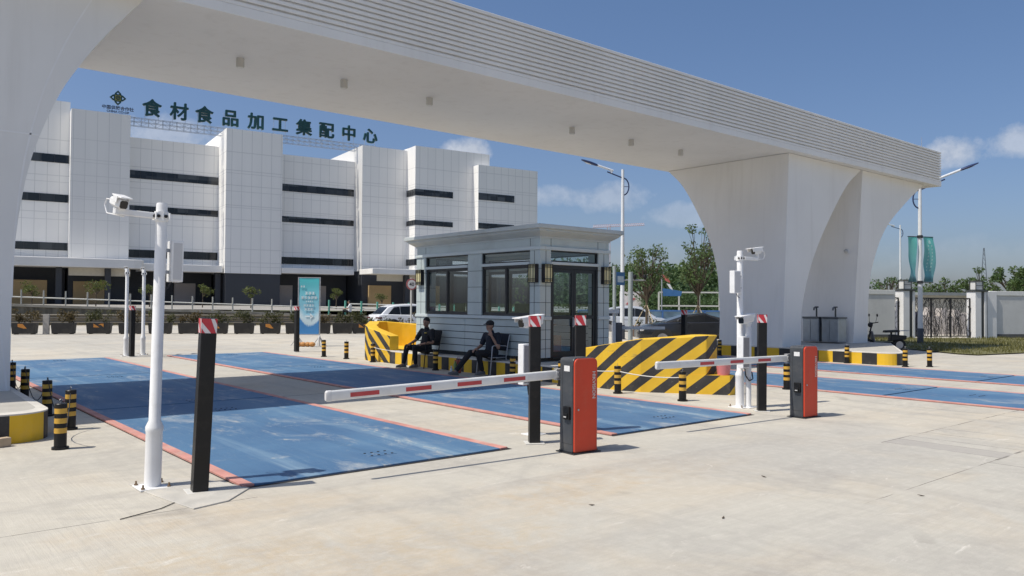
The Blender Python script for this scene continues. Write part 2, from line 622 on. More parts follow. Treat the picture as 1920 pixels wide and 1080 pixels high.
# ================================================================== GATE
def clad_material():
    mt, g, b, out = new_mat("gate_white_cladding")
    co = g.obj()
    x, y, z = g.xyz(co)
    n1 = g.noise(co, .5, 4.0, .55)
    n2 = g.noise(g.scale(co, (4.0, 4.0, .25)), 1.0, 4.0, .6)
    c = g.mix(g.rng(n1, .3, .7), (.74, .725, .70), (.80, .785, .76))
    c = g.mix(g.rng(n2, .52, .78, 0, .32), c, (.60, .575, .54))
    dr = g.noise(g.scale(co, (1.6, 1.6, .5)), 1.0, 7.0, .7)
    c = g.mix(g.rng(dr, .60, .80, 0, .16), c, (.55, .52, .47))
    g.put(b, 'Base_Color', c)
    b.inputs['Roughness'].default_value = .55
    b.inputs['Specular IOR Level'].default_value = .35
    bn = g.n('ShaderNodeBump', {}, Strength=.10, Distance=.02, Height=g.noise(co, .9, 3.0))
    g.t.links.new(bn.outputs[0], b.inputs['Normal'])
    return mt


CLAD = clad_material()
SEAM = P("cladding_seam", (.80, .79, .78), .5, var=.05)


def interp(tab, z):
    if z <= tab[0][0]:
        return tab[0][1]
    for (a, va), (c, vc) in zip(tab, tab[1:]):
        if z <= c:
            t = (z - a) / (c - a)
            return va + (vc - va) * t
    return tab[-1][1]


def smooth_tab(tab, z):
    """Catmull-Rom through the table"""
    n = len(tab)
    for i in range(n - 1):
        if z <= tab[i + 1][0] or i == n - 2:
            p0 = tab[max(i - 1, 0)]
            p1, p2 = tab[i], tab[i + 1]
            p3 = tab[min(i + 2, n - 1)]
            h = p2[0] - p1[0]
            t = min(max((z - p1[0]) / h, 0), 1)
            m1 = (p2[1] - p0[1]) / (p2[0] - p0[0]) * h if p2[0] != p0[0] else 0
            m2 = (p3[1] - p1[1]) / (p3[0] - p1[0]) * h if p3[0] != p1[0] else 0
            return (2 * t**3 - 3 * t**2 + 1) * p1[1] + (t**3 - 2 * t**2 + t) * m1 + (-2 * t**3 + 3 * t**2) * p2[1] + (t**3 - t**2) * m2
    return tab[-1][1]


gate = thing("entrance_gate", "white gateway with a long ribbed beam on flared legs spanning all the lanes", "gateway", (0, 15, 0))
GX0, GX1, GY0, GY1, GZ0, GZ1 = -13.0, 32.05, 12.5, 17.6, 6.25, 7.55
GO = Vector((0, -15, 0))
b = MB()
b.box((GX0 + .062, GY0 + .062 - 15, GZ0), (GX1 - .062, GY1 - .062 - 15, GZ1 - .03))
b.build("beam", CLAD, gate)
b = MB()
for i in range(13):                                     # twelve slats and a deep plain lip round the whole beam
    if i == 0:
        z0, z1, pr = GZ0 - .05, GZ0 + .115, .0
    else:
        z0 = GZ0 + .02 + i * .0985
        z1, pr = z0 + .062, .0
    x0, x1, y0, y1 = GX0, GX1, GY0 - 15, GY1 - 15
    d = .15
    b.box((x0, y0, z0), (x1, y0 + d, z1))
    b.box((x0, y1 - d, max(z0, GZ0 + .003)), (x1, y1, z1))
    b.box((x0, y0 + d, z0), (x0 + d, y1 - d, z1))
    b.box((x1 - d, y0 + d, z0), (x1, y1 - d, z1))
b.build("louvre_cladding", CLAD, gate, .006, seg=1)
RYF = [(.3, 15.16), (1.3, 15.17), (1.8, 15.22), (2.66, 15.33), (3.63, 15.64), (4.64, 16.18), (5.69, 16.90), (6.25, 17.52)]


def gate_leg(xl, xr, seams=False, yf=RYF):
    b = MB()
    rings = []
    zs = [.30 + 5.94 * i / 40 for i in range(41)]
    for zz in zs:
        a, c, f = smooth_tab(xl, zz), smooth_tab(xr, zz), smooth_tab(yf, zz)
        rings.append([(a, 12.9 - 15, zz), (c, 12.9 - 15, zz), (c, f - 15, zz), (a, f - 15, zz)])
    b.loft(rings, 0)
    if seams:
        for k, off in ((.62, .0), (.12, -.62)):
            for za, zb in zip(zs, zs[1:]):
                base = smooth_tab(xr, .5)
                pa = base + (smooth_tab(xr, za) - base) * k + off * (za / 6)
                pb = base + (smooth_tab(xr, zb) - base) * k + off * (zb / 6)
                if k == .62 and za < 1.6:
                    continue
                w = .012
                b.loft([[(pa - w, 12.897 - 15, za), (pa + w, 12.897 - 15, za), (pa + w, 12.92 - 15, za), (pa - w, 12.92 - 15, za)],
                        [(pb - w, 12.897 - 15, zb), (pb + w, 12.897 - 15, zb), (pb + w, 12.92 - 15, zb), (pb - w, 12.92 - 15, zb)]], 1)
        b.box((smooth_tab(xl, 3.95), 12.897 - 15, 3.94), (smooth_tab(xr, 3.94) - .012, 12.905 - 15, 3.960), 1)
    o = b.build("leg", [CLAD, SEAM], gate)
    return o


L1 = [(.3, 22.55), (1.31, 22.57), (2.31, 22.88), (3.34, 23.45), (4.6, 24.46), (5.67, 25.53), (6.25, 26.45)]
L2 = [(.3, 26.88), (1.1, 26.9), (2.0, 26.98), (2.96, 27.24), (4.33, 28.23), (5.43, 29.9), (6.25, 31.45)]
gate_leg([(.3, 21.50), (6.25, 21.86)], L1)
gate_leg([(.3, 25.85), (6.25, 26.55)], L2)
LL = [(.3, 1.75), (1.4, 1.75), (2.06, 1.76), (2.81, 1.82), (3.66, 1.97), (4.55, 2.28), (5.0, 2.52), (5.53, 2.86), (6.25, 3.42)]
gate_leg([(.3, .70), (6.25, .45)], LL, True)
gate_leg([(.3, -3.6), (6.25, -3.9)], [(a, x - 4.35) for a, x in LL])
for (x, y) in ((30.9, 12.75), (30.9, 17.3), (10.0, 17.3)):
    b = MB()
    b.cyl((x, y - 15, GZ1 - .05), (x, y - 15, GZ1 + .42), .012, .005, 6)
    b.build("lightning_rod", STEEL, gate)

LAMPGLASS = P("frosted_lens", (.62, .61, .58), .35, var=.03)
first = None
LTS = [(5.67, "ceiling downlight under the gate beam nearest the left leg"),
       (7.87, "ceiling downlight under the gate beam, second from the left leg"),
       (10.02, "ceiling downlight under the gate beam straight above the far striped bumper"),
       (14.54, "ceiling downlight under the gate beam just right of the booth roof"),
       (16.88, "ceiling downlight under the gate beam, second from the right legs"),
       (19.11, "ceiling downlight under the gate beam nearest the right legs")]
for x, lab in LTS:
    if first is None:
        first = thing("ceiling_light", lab, "light", (x, 14.85, 6.25), 0, "downlights under the gate beam")
        b = MB(); b.lathe([(.075, 0), (.075, -.05), (.078, -.16), (.075, -.165)][::-1], 16)
        b.build("housing", P("downlight_grey", (.50, .48, .45), .4), first)
        b = MB(); b.lathe([(.06, -.185), (.068, -.166)], 16)
        b.build("lens", LAMPGLASS, first)
    else:
        dup(first, (x, 14.85, 6.25), 0, lab)

# ================================================================== ISLANDS, KERBS
def kerb_material():
    mt = P("island_top", (.42, .40, .36), .85, var=.14, vs=2, bump=.3, bs=30, dirt=((.3, .26, .2), .5))
    return mt


ITOP = kerb_material()
PALEEDGE = P("kerb_top_edge", (.58, .55, .50), .8, var=.12, vs=4, bump=.3, bs=30, dirt=((.36, .32, .26), .4))


def striped_island(name, label, poly, h, per, origin):
    """raised island: yellow and black painted side faces, pale top edge, concrete top"""
    t = thing(name, label, "kerb island", (origin[0], origin[1], 0))
    ox, oy = origin
    P2 = [Vector((x - ox, y - oy)) for x, y in poly]
    n = len(P2)
    pts, cum = [], 0.0
    for i in range(n):
        a, c = P2[i], P2[(i + 1) % n]
        L = (c - a).length
        k = 0.0
        while k < L - 1e-6:
            nxt = min(L, (math.floor((cum + k) / per + 1e-6) + 1) * per - cum)
            pts.append((a.lerp(c, k / L), a.lerp(c, nxt / L), int(math.floor((cum + (k + nxt) / 2) / per))))
            k = nxt
        cum += L
    b = MB()
    hh = h - .028
    for a, c, idx in pts:
        b.face([(a.x, a.y, -.02), (c.x, c.y, -.02), (c.x, c.y, hh), (a.x, a.y, hh)], idx % 2)
    b.build("striped_face", [YELLOW, STRIPEBLACK], t)
    cen = sum(P2, Vector((0, 0))) / n
    ins = [p + (cen - p).normalized() * .14 for p in P2]
    b = MB()
    for i in range(n):
        a, c, d, e = P2[i], P2[(i + 1) % n], ins[(i + 1) % n], ins[i]
        b.face([(a.x, a.y, hh), (c.x, c.y, hh), (c.x, c.y, h - .012), (a.x, a.y, h - .012)])
        b.face([(a.x, a.y, h - .012), (c.x, c.y, h - .012), (d.x, d.y, h), (e.x, e.y, h)])
    b.build("edge_cap", PALEEDGE, t)
    b = MB()
    b.face([(p.x, p.y, h) for p in ins])
    b.build("paved_top", ITOP, t)
    return t


def arc(cx, cy, r, a0, a1, n=6):
    return [(cx + r * math.cos(R(a0 + (a1 - a0) * i / n)), cy + r * math.sin(R(a0 + (a1 - a0) * i / n))) for i in range(n + 1)]


striped_island("kerb_island", "striped concrete island under the left gate leg with rounded yellow corner",
               [(-7, 10.3)] + arc(1.42, 10.72, .42, -90, 0) + [(1.88, 17.4), (-7, 17.4)], .34, .42, (0, 13))
striped_island("kerb_island", "striped concrete island under the right gate legs beside the wash stands",
               arc(21.75, 9.9, .36, 180, 270) + [(22.1, 9.58), (27.3, 12.3), (27.3, 17.4), (21.38, 17.4)], .34, .42, (26, 13))
striped_island("kerb_island", "striped concrete island carrying the grey guard booth", [(10.97, 11.02), (13.95, 11.02), (13.95, 18.0), (10.97, 18.0)], .33, .30, (12.4, 14.5))


# crash bumpers at both ends of the booth island
def stripe_uv(name, period, slope):
    mt, g, b, out = new_mat(name)
    uv = g.n('ShaderNodeTexCoord').outputs['UV']
    u, v, w = g.xyz(uv)
    co = g.obj()
    s = g.m('FRACT', g.m('DIVIDE', g.m('ADD', u, g.m('MULTIPLY', v, slope)), period))
    k = g.m('GREATER_THAN', s, .52)
    n1 = g.noise(co, 3, 4)
    n2 = g.noise(co, 2.6, 7.0, .7, .5)
    ye = g.mix(g.rng(n1, .3, .7), (.68, .41, .022), (.78, .49, .032))
    bl = g.mix(g.rng(n1, .3, .7), (.022, .022, .024), (.05, .047, .045))
    c = g.mix(k, ye, bl)
    c = g.mix(g.rng(n2, .58, .78, 0, .32), c, (.38, .29, .16))
    n3 = g.noise(co, 30.0, 4.0, .7)
    c = g.mix(g.rng(n3, .66, .74, 0, .5), c, (.45, .40, .32))
    rub = g.noise(g.scale(co, (1.3, 1.3, 16.0)), 1.0, 5.0, .7, .6)
    c = g.mix(g.m('MULTIPLY', g.rng(rub, .60, .70, 0, .7), g.rng(g.noise(co, .9, 3.0), .45, .6)), c, (.07, .06, .05))
    chip = g.noise(co, 9.0, 6.0, .72)
    c = g.mix(g.rng(chip, .68, .71, 0, .8), c, (.42, .39, .34))
    g.put(b, 'Base_Color', c)
    b.inputs['Roughness'].default_value = .55
    bn = g.n('ShaderNodeBump', {}, Strength=.25, Distance=.01, Height=g.noise(co, 25, 4))
    g.t.links.new(bn.outputs[0], b.inputs['Normal'])
    return mt


BUMPSTRIPE = stripe_uv("bumper_stripes", .55, 1.34)


def bumper(label, oy, flip):
    """bullet shaped concrete crash bumper: low plinth nose and a tall U-shaped wall open to the booth"""
    t = thing("crash_bumper", label, "crash barrier", (12.05, oy, 0), 0, "striped crash bumpers of the booth island")
    sy = -1 if flip else 1
    half = 1.08
    pl = [(-half, 0), (-half, -1.10), (-.97, -1.50), (-.60, -2.02), (-.08, -2.79), (.08, -2.79), (.60, -2.02), (.97, -1.50), (half, -1.10), (half, 0)]
    tall = [(-half, 0), (-half, -1.10), (-.97, -1.50), (-.60, -2.02), (-.29, -2.45), (.06, -2.42), (.55, -2.02), (.97, -1.50), (half, -1.10), (half, 0)]
    inn = [(-half + .28, 0), (-half + .28, -1.0), (-.70, -1.32), (-.40, -1.72), (-.20, -2.02), (.05, -2.02), (.38, -1.72), (.70, -1.32), (half - .28, -1.0), (half - .28, 0)]
    hz = [.72, .90, .97, 1.01, 1.05, 1.05, 1.01, .97, .90, .72]

    def q(p, z):
        return (p[0], p[1] * sy, z)
    PH = .345
    b = MB()
    s = 0
    for i in range(len(pl) - 1):
        L = math.dist(pl[i], pl[i + 1])
        b.face([q(pl[i], -.02), q(pl[i + 1], -.02), q(pl[i + 1], PH), q(pl[i], PH)], 0, [(-s, 0), (-s - L, 0), (-s - L, PH), (-s, PH)])
        s += L
    b.face([q(p, PH) for p in pl], 1)
    b.face([q(pl[0], -.02), q(pl[-1], -.02), q(pl[-1], PH), q(pl[0], PH)], 1)
    b.build("plinth", [BUMPSTRIPE, YELLOW], t)
    b = MB()
    s = 0
    e = .004
    tl = [(x * (1 - e * 0), y) for x, y in tall]
    for i in range(len(tl) - 1):
        L = math.dist(tl[i], tl[i + 1])
        b.face([q(tl[i], PH + .001), q(tl[i + 1], PH + .001), q(tl[i + 1], hz[i + 1]), q(tl[i], hz[i])], 0, [(-s, PH), (-s - L, PH), (-s - L, hz[i + 1]), (-s, hz[i])])
        s += L
        b.face([q(tl[i], hz[i]), q(tl[i + 1], hz[i + 1]), q(inn[i + 1], hz[i + 1]), q(inn[i], hz[i])], 1)
        b.face([q(inn[i], PH + .001), q(inn[i], hz[i]), q(inn[i + 1], hz[i + 1]), q(inn[i + 1], PH + .001)], 1)
    for i in (0, -1):
        b.face([q(tl[i], PH + .001), q(inn[i], PH + .001), q(inn[i], hz[i]), q(tl[i], hz[i])], 1)
    bmesh.ops.remove_doubles(b.bm, verts=b.bm.verts[:], dist=.0005)
    b.build("wall", [BUMPSTRIPE, YELLOW], t, .02)
    return t


bumper("yellow and black striped concrete bumper before the booth door, pink bucket on it", 11.0, False)
bumper("yellow and black striped concrete bumper beyond the booth, hollow yellow inside in view", 18.02, True)

# ================================================================== BOLLARDS
BOLYEL = P("reflective_yellow", (.62, .36, .05), .45, var=.12, vs=12, dirt=((.3, .2, .1), .35), ds=9)
bol0 = thing("bollard", "x", "bollard", (0, 0, 0), 0, "short black and yellow bollards")
b = MB()
rr = .062
zz = [0, .025, .025, .175, .23, .28, .335, .385, .44, .485, .492]
rs = [.085, .085, rr, rr, rr, rr, rr, rr, rr, rr, rr * .9]
b.lathe(list(zip(rs, zz)), 20, [0, 0, 0, 1, 0, 1, 0, 1, 0, 0])
b.build("post", [BLACK, BOLYEL], bol0)
b = MB()
b.tube([(0.0, 0, .49), (0, .0, .512), (.014, 0, .526), (0, 0, .540), (-.014, 0, .526), (0, 0, .512)], .004, 6, 0, False)
b.build("eyelet", STEEL, bol0)
BOLS = [(1.78, 9.64, 0, "black and yellow bollard nearest the camera, beside the left gate island"),
        (2.14, 11.02, 1, "black and yellow bollard second from the left gate island's corner"),
        (2.14, 12.49, -1, "black and yellow bollard beside the left gate leg, middle of its row"),
        (2.20, 14.74, 1, "black and yellow bollard behind the left gate leg, second farthest of its row"),
        (2.26, 16.46, 0, "black and yellow bollard farthest along the left gate leg"),
        (10.62, 8.20, 0, "black and yellow bollard before the near bumper's low nose"),
        (10.58, 9.60, 1, "black and yellow bollard before the near bumper, just right of the nearest red cabinet"),
        (10.66, 11.15, 0, "black and yellow bollard hidden behind the nearest red cabinet"),
        (10.70, 12.67, -1, "black and yellow bollard before the booth island behind the seated man in a cap"),
        (10.70, 15.50, 0, "black and yellow bollard between the two seated men"),
        (10.80, 18.59, 1, "black and yellow bollard before the far bumper"),
        (10.80, 20.06, 0, "black and yellow bollard standing free left of the far bumper, nearer of two"),
        (10.70, 21.23, -1, "black and yellow bollard standing free left of the far bumper, farther of two"),
        (13.70, 8.13, 0, "black and yellow bollard behind the farther red cabinet"),
        (13.95, 12.60, 0, "black and yellow bollard peeping over the near bumper beside the grey poles"),
        (21.00, 14.78, 0, "black and yellow bollard at the foot of the right gate leg's shaded face"),
        (21.30, 10.80, 0, "black and yellow bollard against the right striped island"),
        (21.30, 9.22, 0, "black and yellow bollard just beyond the right striped island's end"),
        (21.85, 8.83, 1, "black and yellow bollard out on the yard, farthest right")]
for i, (x, y, tl, lab) in enumerate(BOLS):
    o = bol0 if i == 0 else copy_tree(bol0)
    o.location = (x, y, 0)
    o.rotation_euler = (R(.8 * tl), R(-.7 * tl), R(37 * i))
    o['label'] = lab
ROPE = P("white_rope", (.66, .63, .58), .8)


def rope(label, pts, sag=.05, mt=ROPE, r=.009, name="rope"):
    b = MB()
    path = []
    for a, c in zip(pts, pts[1:]):
        a, c = Vector(a), Vector(c)
        for i in range(8):
            t = i / 8
            p = a.lerp(c, t)
            p.z -= sag * 4 * t * (1 - t)
            path.append(p)
    path.append(Vector(pts[-1]))
    o0 = path[0].copy()
    b.tube([p - o0 for p in path], r, 6)
    o = b.build(name, mt, None, loc=o0)
    return tag(o, label, name)


rope("white rope strung between the bollards before the near bumper", [(10.62, 8.2, .39), (10.58, 9.6, .40), (10.66, 11.15, .40), (10.70, 12.67, .39)], .04)
rope("white rope strung from the bollard before the far bumper to the seated man", [(10.80, 18.59, .40), (10.72, 17.1, .38)], .03)
rope("dark cable running between the bollards of the left gate island", [(1.78, 9.64, .53), (2.14, 11.02, .52), (2.14, 12.49, .53), (2.20, 14.74, .53), (2.26, 16.46, .53)], .42, MATTBLACK, .006, "cable")
rope("thin wire end lying on the concrete before the leaning black post", [(2.16, 6.72, .006), (2.05, 6.55, .006), (1.87, 6.39, .006), (1.55, 6.26, .006)], 0, MATTBLACK, .0035, "cable")
b = MB()
b.box((-.07, -.045, 0), (.07, .045, .10))
tag(b.build("brick", P("pale_brick", (.46, .36, .25), .85, var=.15, vs=9, bump=.3), None, .008, loc=(1.32, 10.16, 0), rot=(0, 0, .3)), "pale brick lying against the left gate island's yellow kerb", "brick")
# poured pad under the first post and pole
b = MB()
b.prism([(1.93, 6.98), (2.0, 6.55), (2.06, 6.22), (2.36, 6.30), (2.66, 6.62), (2.55, 7.0), (2.3, 7.4), (1.9, 7.4)], -.02, .012)
tag(b.build("concrete_pad", P("pad_concrete", (.45, .43, .39), .9, var=.14, vs=4, bump=.4, bs=40, dirt=((.5, .42, .31), .5)), None, .006), kind='structure')

# ================================================================== BARRIERS
CABGREY = P("cabinet_grey", (.055, .06, .068), .38, var=.12, vs=5, bump=.06, bs=160, dirt=((.2, .18, .15), .25), ds=5)
CABRED = P("cabinet_red", (.62, .062, .026), .42, var=.07, vs=3, bump=.05, bs=160, coat=.0, spec=.3, dirt=((.5, .17, .10), .25), ds=4)
CABREDEDGE = P("cabinet_red_edge", (.60, .11, .06), .3, var=.05)
BOOMWHITE = P("boom_white", (.74, .74, .73), .4, var=.06, vs=5, dirt=((.46, .43, .38), .4), ds=4)
TEXTWHITE = P("lettering_white", (.62, .55, .52), .5, var=.04)


def rrect(x0, x1, z0, z1, r, n=6, bottom=False):
    pts = [(x0, z0), (x1, z0)]
    pts += [(x1 - r + r * math.cos(R(90 * i / n)), z1 - r + r * math.sin(R(90 * i / n))) for i in range(n + 1)]
    pts += [(x0 + r - r * math.sin(R(90 * i / n)), z1 - r + r * math.cos(R(90 * i / n))) for i in range(n + 1)]
    return pts


XZ = Matrix(((1, 0, 0, 0), (0, 0, -1, 0), (0, 1, 0, 0), (0, 0, 0, 1)))     # polygon (x,z) extruded towards -y


def barrier(label, loc, rz, blen, stripes, droop):
    t = thing("barrier_gate", label, "barrier", loc, rz, "red boom barrier cabinets")
    w, d, h = .335, .235, 1.02
    b = MB()
    b.prism(rrect(0, w, .012, h, .045), -d, -.022, 0, XZ)
    b.box((.01, .03, 0), (w - .01, d - .01, .013), 0)
    b.build("housing", CABGREY, t, .012)
    b = MB()
    b.prism(rrect(.006, w - .006, .02, h - .006, .055), -.021, 0, 0, XZ)
    fp = b.build("front_panel", [CABRED], t, .007)
    b = MB()
    po = rrect(.006, w - .006, .02, h - .006, .055)
    pi = rrect(.014, w - .014, .028, h - .014, .048)
    for i in range(len(po)):
        j = (i + 1) % len(po)
        b.face([(po[i][0], -.0015, po[i][1]), (po[j][0], -.0015, po[j][1]), (pi[j][0], -.0035, pi[j][1]), (pi[i][0], -.0035, pi[i][1])])
    b.build("panel_rim", CABREDEDGE, fp)
    Mt = Matrix.Translation((.278, -.0035, .725)) @ Matrix(((0, 1, 0, 0), (0, 0, -1, 0), (-1, 0, 0, 0), (0, 0, 0, 1)))
    text_mesh("lettering", "HIKVISION", .062, .001, TEXTWHITE, fp, Mt, .0012)
    b = MB()
    b.cyl((.055, -.002, .47), (.055, -.010, .47), .011, None, 12)
    b.build("lock", STEEL, fp)
    b = MB()
    b.box((-.028, .055, .36), (.004, .155, .50))
    b.box((-.040, .075, .375), (-.026, .135, .43))
    ab = b.build("access_box", BLACK, t, .008)
    b = MB()
    b.box((-.043, .085, .385), (-.038, .125, .398))
    b.build("status_window", P("grey_window", (.5, .5, .5), .3), ab)
    b = MB()
    b.box((-.03, -.03, 0), (w + .03, d + .03, .012))
    for px in (-.015, w + .015):
        for py in (.02, d - .02):
            b.cyl((px, py, .01), (px, py, .03), .008, None, 8)
    b.build("base_flange", DARKMETAL, t, .002)
    b = MB()
    b.box((-.0012, .030, .10), (.002, .034, .94))
    b.box((-.0012, .19, .10), (.002, .194, .94))
    b.box((-.0012, .034, .10), (.002, .19, .104))
    b.build("panel_seam", MATTBLACK, t)
    b = MB()
    b.box((-.0018, .075, .875), (.001, .165, .935))
    b.build("label_sticker", P("sticker_white", (.72, .72, .72), .5, var=.12, vs=40), t)
    # boom behind the cabinet, slightly drooping to its free end
    Mb = Matrix.Translation((.20, d + .045, .835)) @ Matrix.Rotation(math.atan(-droop), 4, 'Y')
    b = MB()
    hh, th = .047, .022
    prof = []
    for k in range(16):
        a = 2 * math.pi * k / 16
        cx, cz = math.cos(a), math.sin(a)
        e = .45
        prof.append((math.copysign(abs(cx)**e, cx) * th, math.copysign(abs(cz)**e, cz) * hh))
    b.loft([[Mb @ Vector((xx, y, z)) for y, z in prof] for xx in (.12, -blen)], 0, smooth=True)
    bo = b.build("boom", BOOMWHITE, t, sharp=30)
    b = MB()
    b.loft([[Mb @ Vector((xx, y * s, z * s)) for y, z in prof] for xx, s in ((-blen + .02, 1.07), (-blen - .015, 1.07), (-blen - .03, .8))], 0, smooth=True)
    b.build("end_cap", P("cap_plastic", (.62, .62, .62), .5), bo, sharp=30)
    for x0, x1 in stripes:
        b = MB()
        b.box((x0, -th - .0012, -.024), (x1, th + .0012, .016), 0, Mb)
        b.build("red_stripe", P("boom_red", (.50, .055, .06), .45, var=.12, vs=6, dirt=((.5, .3, .28), .3)), bo)
    b = MB()
    b.box((-.23, -th - .006, -.06), (.10, th + .006, -.046), 0, Mb)
    b.box((-.23, -th - .010, -.040), (.08, -th - .001, .036), 0, Mb)
    b.box((-.23, -th - .006, .052), (.10, th + .006, .062), 0, Mb)
    for xx in (-.215, -.05):
        for zz in (-.025, .02):
            p = Mb @ Vector((xx, -th - .010, zz))
            b.cyl(p, p + Vector((0, -.006, 0)), .007, None, 8)
    b.build("clamp", P("clamp_grey", (.46, .46, .47), .4, metal=.3), bo, .003)
    b = MB()
    b.cyl((.20, d - .01, .835), (.20, d + .025, .835), .05, None, 18)
    b.build("spindle", DARKMETAL, t)
    return t


barrier("barrier with red front panel and long boom crossing the nearest lane", (5.92, 5.99, 0), R(-3), 2.86,
        [(-2.66, -2.37), (-2.09, -1.81), (-1.51, -1.22), (-.94, -.66)], .024)
barrier("barrier with red front panel farther right, boom ending before the striped bumper", (10.37, 5.88, 0), R(-3), 2.92,
        [(-2.14, -1.86), (-1.52, -1.24), (-.91, -.62)], -.003)

# ================================================================== BLACK SENSOR POSTS
post0 = thing("sensor_post", "x", "post", (0, 0, 0), 0, "black square posts with red and white caps")
PH, PW = 1.46, .062
b = MB()
b.box((-PW, -PW, 0), (PW, PW, PH))
b.build("column", BLACK, post0, .006)
b = MB()
e = .0016
z0, z1 = PH - .125, PH - .004
for k in range(4):
    Mk = Matrix.Rotation(k * math.pi / 2, 4, 'Z')

    def fq(pts, mi, off):
        b.face([Mk @ Vector((x, -PW - off, z)) for x, z in pts], mi)
    a = PW - .001
    fq([(-a, z0), (a, z0), (a, z1), (-a, z1)], 0, e)
    fq([(-a, z1), (-a, z1 - .03), (a * .25, z0), (a * .9, z0), (a * .15, z1)], 1, e + .0008)
    fq([(a * .62, z1), (a, z1 - .05), (a, z1)], 1, e + .0008)
    fq([(-a, z0), (-a * .55, z0), (-a, z0 + .04)], 1, e + .0008)
b.build("reflective_band", [P("band_white", (.70, .66, .66), .4, var=.08, vs=20), RED], post0)
b = MB()
b.prism([(-.11, -.1), (.11, -.1), (.11, .1), (-.11, .1)], 0, .012)
b.build("base_plate", P("white_plate", (.6, .59, .56), .5, dirt=((.4, .36, .3), .5)), post0, .003)
POSTS = [(2.29, 6.78, -8, 2.2, "tall black post with red and white cap leaning beside the nearest white camera pole"),
         (6.05, 6.77, -33, 0, "black red-capped post just left of the nearest red cabinet, camera behind it"),
         (7.00, 6.98, -38, 0, "black post with red and white cap standing before the glass booth door"),
         (10.57, 6.69, -46, .3, "black post with red and white cap left of the farther red cabinet"),
         (6.24, 24.26, 10, .3, "slim black post before the thin white poles at the nearest lane's far end"),
         (6.80, 23.70, 10, 0, "slim black post at the far end mostly hidden by the nearest white camera pole"),
         (11.01, 23.74, 10, 0, "slim black post at the far end beside the turquoise banner"),
         (16.9, 13.0, 10, 0, "slim black post beyond the near bumper, in front of the black car")]
for i, (x, y, rz, ln, lab) in enumerate(POSTS):
    o = post0 if i == 0 else copy_tree(post0)
    o.location = (x, y, 0)
    o.rotation_mode = 'XYZ'
    # lean in the world, then turn
    M = Matrix.Rotation(R(ln), 4, Vector((-.6, .8, 0)).cross(Vector((0, 0, 1)))) if False else Matrix.Rotation(R(ln), 4, Vector((.64, .77, 0)))
    o.rotation_euler = (M @ Matrix.Rotation(R(rz), 4, 'Z')).to_euler()
    o['label'] = lab

# ================================================================== CAMERA POLES
LENS = P("camera_lens", (.01, .01, .012), .08)


def bullet_camera(parent, loc, d, L=.30, w=.10, shield=.40, name="camera"):
    """white bullet camera: d = direction it looks, local x forward"""
    d = Vector(d).normalized()
    y = Vector((0, 0, 1)).cross(d).normalized()
    z = d.cross(y)
    M = Matrix((d, y, z)).transposed().to_4x4()
    M.translation = Vector(loc)
    h = w / 2
    b = MB()
    prof = [(-h * .7, -h), (h * .7, -h), (h, -h * .6), (h, h * .6), (h * .7, h), (-h * .7, h), (-h, h * .6), (-h, -h * .6)]
    b.loft([[M @ Vector((x, yy * s, zz * s)) for yy, zz in prof] for x, s in ((-L / 2, .82), (-L / 2 + .03, 1), (L / 2, 1))])
    c = b.build(name, CAMWHITE, parent, .004)
    b = MB()
    b.loft([[M @ Vector((x, yy * .86, zz * .86)) for yy, zz in prof] for x in (L / 2 - .005, L / 2 + .006)])
    b.build("lens_window", LENS, c)
    b = MB()
    s0, s1 = -shield / 2 + .02, shield / 2 + .06
    hw = h + .014
    top = h + .016
    for xa, xb in ((s0, s1),):
        b.box((xa, -hw, top), (xb, hw, top + .012), 0, M)
        b.box((xa + .03, -hw - .006, top - .05), (xb - .05, -hw, top + .010), 0, M)
        b.box((xa + .03, hw, top - .05), (xb - .05, hw + .006, top + .010), 0, M)
    b.build("sunshield", CAMWHITE, c, .004)
    b = MB()
    p = M @ Vector((-.02, 0, -h))
    b.cyl(p, p + Vector((0, 0, -.06)), .022, .026, 12)
    b.build("mount", CAMWHITE, c)
    return c


